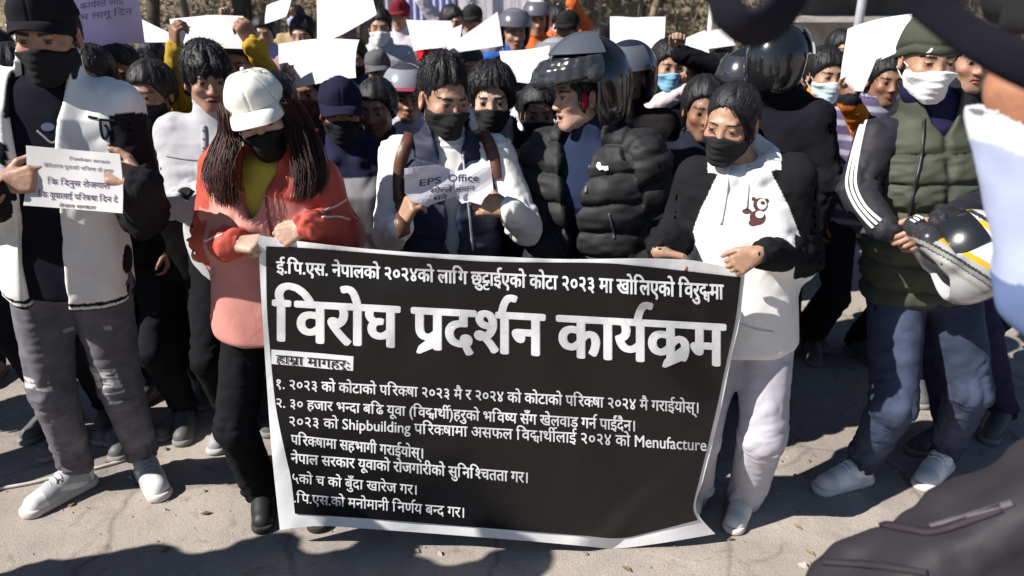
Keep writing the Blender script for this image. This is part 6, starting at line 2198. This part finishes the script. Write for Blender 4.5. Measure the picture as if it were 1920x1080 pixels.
M_BARK = tinted('bark', rough=.9, spec=.2, bump=.8, bscale=40, var=.4, vscale=10, stretch=(1, 1, .25))
def tree(label, x, y, h, r, bark, leaf, seed, crown_r=1.5, crown_z=.62, n=5200, lean=(0, 0), size=.075):
    rg = np.random.default_rng(seed)
    z0 = float(bank_h(np.array([x]), np.array([y]))[0]) - .05
    t = empty('tree', (x, y, z0), label, 'tree', 'trees on the bank behind the crowd')
    pts = [vec(x, y, z0) + vec(lean[0] * k + rg.normal(0, .04) * (k > 0), lean[1] * k + rg.normal(0, .04) * (k > 0), h * k) for k in np.linspace(0, 1, 7)]
    parts = [tube(spline(pts, 24), np.linspace(r, r * .25, 24), 9)]
    tips = []
    for i in range(11):
        k = rg.uniform(.35, .95); a = pts[0] + (pts[-1] - pts[0]) * k; an = rg.uniform(0, 6.3); L = crown_r * rg.uniform(.5, 1.0)
        b = a + vec(math.cos(an) * L, math.sin(an) * L, L * rg.uniform(.2, .8)); m = (a + b) / 2 + vec(0, 0, -.08 * L)
        parts.append(tube(spline([a, m, b], 8), np.linspace(r * .38, r * .08, 8), 6)); tips += [b, m, (b + m) / 2]
    v, f = merge(parts)
    obj('trunk', v, f, M_BARK, t, bark)
    tips = np.array(tips + [pts[-1], pts[-2]])
    ctr = tips[rg.integers(0, len(tips), n)] + rg.normal(0, .34 * crown_r * .5, (n, 3))
    V, F, c = leaf_cards(ctr, size, leaf, rg, .5)
    obj('crown', V, F, M_LEAF, t, (1, 1, 1), c, smooth=False)
GL = [(.045, .070, .022), (.06, .085, .03), (.09, .10, .035), (.03, .05, .02)]
DL = [(.13, .10, .045), (.18, .14, .07), (.08, .075, .03)]
for a in (('slim pale trunked tree left of the lavender sheet', at(16, 20, 10)[0], 10.0, 5.2, .07, (.16, .13, .10), GL, 1),
          ('dark trunked tree just right of the lavender sheet', at(292, 20, 10.6)[0], 10.6, 6.0, .10, (.075, .06, .05), GL, 2),
          ('grey tree with sunlit streaked trunk above the mustard sleeves', at(345, 20, 9.9)[0], 9.9, 5.6, .085, (.17, .14, .11), DL, 3),
          ('thick dark tree above the wide white sheet', at(445, 20, 11.2)[0], 11.2, 6.6, .15, (.07, .06, .055), GL, 4),
          ('thin bare tree beside the blue sheeting', at(668, 20, 10.2)[0], 10.2, 4.8, .05, (.15, .12, .09), DL, 5),
          ('brown sapling on the dry bank behind the navy helmet', at(1232, 20, 10.4)[0], 10.4, 4.6, .06, (.24, .19, .13), DL, 6),
          ('leaning tree near the concrete ledge', at(1500, 20, 10.4)[0], 10.4, 5.4, .07, (.15, .12, .08), GL, 7),
          ('leafy tree at the far right behind the strap', at(1800, 20, 10.8)[0], 10.8, 6.0, .10, (.12, .10, .08), GL, 8)):
    tree(*a)
for i, (lb, x, y, h, cr) in enumerate((('broad evergreen far behind at the left', -9.5, 17, 8, 3.0), ('tall evergreen far behind the lavender sheet', -5.0, 18, 9, 3.2), ('dense evergreen far behind the middle', -.5, 19, 8, 3.0), ('rounded evergreen far behind the dry bank', 4.2, 18.5, 8.5, 3.2), ('wide evergreen far behind at the right', 9.0, 18, 8, 3.2), ('outermost evergreen far behind at the right', 13.5, 17, 8, 3.0), ('outermost evergreen far behind at the left', -13.5, 16, 8, 3.0))):
    tree(lb, x, y, h, .2, (.07, .06, .05), GL, 40 + i, cr, n=6500, size=.17)

def corrugated(name, label, cat, x0, x1, y, z0, z1, col, pitch=.076, amp=.012):
    n = int((x1 - x0) / pitch * 8)
    xs = np.linspace(x0, x1, n + 1)
    P = [[(x, y + amp * math.sin((x - x0) / pitch * 2 * math.pi), z) for x in xs] for z in (z0, (z0 + z1) / 2, z1)]
    v, f = sheet(np.array(P), n, 2, .002)
    r = empty(name, ((x0 + x1) / 2, y, 0), label, cat)
    obj('sheeting', v, f, M_METAL, r, col)
    for x in np.arange(x0 + .1, x1, 1.2):
        v, f = boxm((x, y + .05, (z1) / 2), (.03, .025, z1 / 2)); obj('post', v, f, M_METAL, r, (.10, .10, .12), smooth=False)
    return r
xa, xb = at(722, 30, 9.2)[0], at(852, 30, 9.2)[0]
corrugated('fence', 'lavender blue corrugated sheet fence above the reader', 'fence', xa, xb, 9.2, .05, 2.6, (.36, .36, .58))
xa, xb = at(858, 30, 9.3)[0], at(995, 30, 9.3)[0]
wl = empty('wall', ((xa + xb) / 2, 9.3, 0), 'pale whitewashed wall with streaked face above the parted hair', 'wall')
D = boxm(((xa + xb) / 2, 9.3, 1.25), ((xb - xa) / 2, .09, 1.25)); obj('panel', D[0], D[1], tinted('streaked plaster', rough=.9, spec=.2, bump=.3, bscale=30, var=.45, vscale=6, stretch=(6, 6, .5)), wl, (.58, .56, .62), smooth=False)
D = boxm(((xa + xb) / 2, 9.3, 2.54), ((xb - xa) / 2 + .05, .13, .04)); obj('coping', D[0], D[1], M_METAL, wl, (.40, .39, .42), smooth=False)
def post(label, px, Y, r, h, col, name='post', cat='post'):
    x = at(px, 30, Y)[0]
    v, f = tube([(x, Y, -.02), (x, Y, h * .5), (x, Y, h)], [r, r, r * .95], 10)
    c, g = tube([(x, Y, h), (x, Y, h + .03), (x, Y, h + .045)], [r * 1.25, r * 1.2, r * .4], 10)
    o = empty(name, (x, Y, 0), label, cat)
    obj('shaft', v, f, M_METAL, o, col); obj('cap', c, g, M_METAL, o, tuple(k * .8 for k in col))
post('dark steel post between blue fence and pale wall', 855, 9.0, .028, 3.2, (.07, .07, .09))
post('short white post on the dry bank', 1333, 9.6, .030, 1.86, (.70, .70, .70))
post('tall grey metal pole above the orange hoodie', 1612, 8.2, .045, 4.2, (.42, .43, .48), 'pole', 'pole')
post('thin grey pole beyond the blue fence', 728, 8.8, .02, 3.4, (.40, .38, .42), 'pole', 'pole')
# concrete ledge with an overhanging slab and a shuttered window above
xa, xb = at(1500, 40, 9.4)[0], at(1785, 40, 9.4)[0]
le = empty('low_building', ((xa + xb) / 2, 9.8, 0), 'low concrete building with overhanging slab behind the metal pole', 'building')
cx, hw = (xa + xb) / 2, (xb - xa) / 2
M_CONC = tinted('concrete', rough=.9, spec=.2, bump=.5, bscale=40, var=.3, vscale=5)
for nm, c, hh, cl in (('wall', (cx, 9.9, .80), (hw, .25, .80), (.33, .31, .29)), ('ledge', (cx, 9.75, 1.63), (hw + .05, .42, .03), (.42, .40, .38)), ('wall', (cx, 10.2, 1.85), (hw, .2, .19), (.12, .11, .11)), ('slab', (cx, 9.9, 2.08), (hw + .15, .6, .04), (.40, .38, .37)), ('upper_wall', (cx, 10.2, 2.62), (hw, .2, .50), (.45, .44, .50))):
    D = boxm(c, hh); obj(nm, D[0], D[1], M_CONC, le, cl, smooth=False)
for k in range(4):
    x = xa + .25 + k * (xb - xa - .5) / 3
    D = boxm((x, 9.99, 2.55), (.16, .012, .22)); wn = obj('window', D[0], D[1], M_METAL, le, (.62, .62, .72), smooth=False)
    for dx in (-.08, 0, .08):
        D = boxm((x + dx, 9.972, 2.55), (.008, .006, .22)); b = obj('bar', D[0], D[1], M_METAL, le, (.25, .25, .3), smooth=False); b.parent = wn

# ------------------------------------------------------------------ close to the camera
def near_strap():
    Y = .72
    r = empty('strap', at(1600, 60, Y), 'thick black strap looping down at the upper right, close to the camera', 'strap')
    def band(path, w, name):
        P = spline([(*q, 0) for q in path], 46)
        V, F = [], []
        for i in range(len(P)):
            a = P[max(i - 1, 0)]; b = P[min(i + 1, len(P) - 1)]
            t = unit(b - a); nrm = vec(-t[1], t[0], 0)
            ww = np.interp(i / (len(P) - 1), np.linspace(0, 1, len(w)), w) / 2
            tw = .012 * math.sin(i * .16)
            for sg, dy in ((-1, -.0015), (-.5, -.004), (.5, -.002), (1, -.0015), (1, .0015), (.5, .003), (-.5, .001), (-1, .0015)):
                q = P[i] + nrm * ww * sg
                V.append(at(q[0], q[1], Y + dy + tw * sg))
            if i:
                o = 8 * (i - 1)
                for e in range(8): F.append((o + e, o + (e + 1) % 8, o + 8 + (e + 1) % 8, o + 8 + e))
        F.append(tuple(range(8))[::-1]); F.append(tuple(8 * (len(P) - 1) + e for e in range(8)))
        return obj(name, V, F, M_CLOTH, r, (.017, .016, .024))
    band([(1352, -90), (1352, -20), (1372, 30), (1410, 52), (1452, 34), (1490, -20), (1530, -90), (1610, -130), (1680, -80), (1722, -10), (1772, 34), (1830, 74), (1890, 108), (1960, 136), (2060, 160)],
         [64, 66, 70, 76, 74, 66, 60, 60, 70, 76, 78, 82, 86, 92, 96], 'webbing')
near_strap()

def keep_largest(o):
    """drop stray scraps that the cut left beside the main piece"""
    bm = bmesh.new(); bm.from_mesh(o.data)
    seen = set(); comps = []
    for v in bm.verts:
        if v in seen: continue
        st = [v]; seen.add(v); c = []
        while st:
            x = st.pop(); c.append(x)
            for e in x.link_edges:
                y = e.other_vert(x)
                if y not in seen: seen.add(y); st.append(y)
        comps.append(c)
    comps.sort(key=len)
    for c in comps[:-1]: bmesh.ops.delete(bm, geom=c, context='VERTS')
    bm.to_mesh(o.data); bm.free()

def near_person():
    """a photographer beyond the right edge: only a raised arm with a rolled pale blue sleeve and the camera come into view"""
    Y = 1.0
    p = Person('photographer at right edge, raised brown forearm in rolled pale blue sleeve', 1.04, at(2420, 700, Y + .05), at(2380, 440, Y + .05), at(2370, 250, Y), yaw=150, hyaw=165, hs=1.0, skin=(.36, .165, .095), res=.0048, cres=.007,
               arms={'L': dict(sh=at(2270, 600, Y + .02), el=at(2022, 520, Y - .02), wr=at(1950, 165, Y), hand=dict(f=(.35, .1, 1), n=(.8, .3, 0), curl=((40, 50, 30),) * 4, thumb=(.6, .4))),
                     'R': dict(sh=at(2500, 520, Y + .1), wr=at(2300, 230, Y + .1), hint=(1, 0, -1), hand=dict(f=(-.5, .2, 1), n=(-.8, .3, 0), **GRIP))})
    p.body()
    D = SDF(); D.chain([p.el['L'] * .72 + p.wr['L'] * .28 - vec(.012, 0, 0), p.el['L'] * .5 + p.wr['L'] * .5 - vec(.024, 0, 0), p.wr['L'] - vec(.022, 0, 0)], [.042, .056, .046]); p.build('forearm', D, .006, M_SKIN, p.skin, parent=p.parts['body'])
    p.hair()
    S = p.S
    D = SDF()
    p.torso_ops(D, [(-.1, .19, .14, 0), (.3, .185, .135, 0), (.7, .195, .14, 0), (.88, .18, .125, 0), (1.0, .11, .10, 0)]); p.shoulders_ops(D, .075, .072)
    p.sleeve_ops(D, 'R', (.08, .068, .052), .04, -.012, .045)
    e, w_ = p.el['L'], p.wr['L']
    D.chain([p.sh['L'], e], [.085, .090], .03, k0=.045)
    u = unit(w_ - e); ax = unit(vec(1, 0, 0) - u * u[0]); off = -.006
    a0 = e - u * .02 + ax * off
    D.cone(a0, a0 + u * .36, .090, .080, .03)
    D.cone(e + u * .12 + ax * off, e + u * .45 + ax * off, .066, .070, .006, 's')
    pl = lambda P: ((P - e) @ u) - (.175 - .115 * np.clip(((P - e) @ ax) / .08, -1.1, 1.0))      # the open end is cut on a slant, high on the left
    D.func(lambda P: np.where((P - e) @ u > 0, -pl(P), .5), e, e + u * .4, .12, .004, 's')
    def scol(V, N):
        d = pl(V) + .018 * vnoise(V * 16)
        c = np.tile(np.array((.42, .47, .66)), (len(V), 1))
        c[(d > -.052) & ((V - e) @ u > 0)] = (.74, .74, .80)
        c[((V - e) @ u < .035) | ((V - p.sh['L']) @ vec(1, 0, 0) > -.02)] = (.13, .18, .34)
        return c
    D.ell(p.sh['L'], vec(.11, .10, .11), None, .04)
    jk = p.build('shirt', D, .005, M_CLOTH, col=scol, wr=lambda V, N: .010 * vnoise(V * 9) + .005 * vnoise(V * 21))
    keep_largest(jk)
    p.trousers(M_CLOTH, (.03, .03, .04), h=.01); p.shoes((.05, .05, .05), (.1, .1, .1), h=.01, lace=False)
    # the camera in the hands, above the top right corner
    c = at(2010, -10, Y + .02)
    r = empty('camera', c, 'black camera held up at the top right corner', 'camera')
    D = SDF(); D.box(c, (.070, .035, .048), None, .014); D.box(c + vec(0, 0, .05), (.028, .03, .018), None, .012, .012); D.box(c + vec(-.055, -.02, 0), (.018, .03, .04), None, .014, .012)
    V, Q = D.mesh(.004); obj('camera_body', V, Q, M_RUBBER, r, (.013, .013, .015))
    v, f = tube([c + vec(0, .03, 0), c + vec(0, .08, 0), c + vec(0, .082, 0), c + vec(0, .13, 0)], [.036, .036, .040, .041], 20); obj('lens', v, f, M_RUBBER, r, (.014, .014, .016))
near_person()

def near_bag():
    """padded dark bag slung low, close to the camera at the lower right"""
    Y = 1.02
    c = at(1900, 1050, Y)
    u = unit(at(1920, 850, Y) - at(1560, 1060, Y)); f = unit(vec(.25, -1, .35)); v = unit(np.cross(u, f)); v = v if v[2] > 0 else -v; f = np.cross(u, v); f = f if f[1] < 0 else -f
    Rm = np.stack([u, f, v], 1)
    r = empty('shoulder_bag', vec(c[0], c[1], 0), 'dark grey padded bag with a zipped pocket, close at the lower right corner', 'bag')
    D = SDF()
    D.box(c, vec(.34, .10, .145), Rm, .06)
    D.box(c + Rm @ vec(.03, .085, -.035), vec(.21, .035, .085), Rm, .03, .02)
    V, Q = D.mesh(.007)
    N = vnormals(V, Q); V = V + N * (.014 * vnoise(V * 10) + .006 * vnoise(V * 26))[:, None]
    b = obj('bag_body', V, Q, M_NYLON, r, (.026, .023, .028))
    s = Surf([b])
    for nm, path, w, cl in (('zip', [(1650, 985), (1700, 992), (1745, 1000), (1800, 985), (1880, 955)], .014, (.03, .02, .03)), ('trim', [(1745, 990), (1820, 970), (1900, 945)], .010, (.10, .09, .105)), ('seam', [(1545, 1055), (1640, 1062), (1740, 1075)], .012, (.025, .02, .025))):
        st = strip(s, path, w, .005, 26, lift=.002)
        if st: obj(nm, st[0], st[1], M_RUBBER, r, cl)
near_bag()
# onlookers beyond the left edge and behind the camera: only their shadows fall into the picture
for lb, x, y, cc in (('onlooker in grey coat beyond the left edge, farthest from the camera', -2.66, 1.30, (.2, .2, .2)),
                     ('onlooker in brown coat left of the camera', -2.22, 1.30, (.16, .10, .06)),
                     ('protester in black coat beyond the left edge, level with the front row', -2.75, 2.55, (.012, .012, .013)),
                     ('protester in grey coat beyond the left edge, second row', -2.95, 3.05, (.06, .06, .065)),
                     ('protester in brown coat beyond the left edge, third row', -2.85, 3.55, (.07, .05, .035)),
                     ('protester in navy coat beyond the left edge, set back in the second row', -3.35, 2.75, (.02, .022, .04)),
                     ('onlooker in blue coat nearest the camera on its left', -1.74, 1.24, (.06, .08, .16))):
    o = far(lb, 'plain', 6.0, (960, 60), 150 if y < 2 else 0, coat=cc, scale=1.02)
    o.location = (x, y, 0); o['group'] = 'onlookers facing the front row'
print('SCRIPT', time.time() - T0)
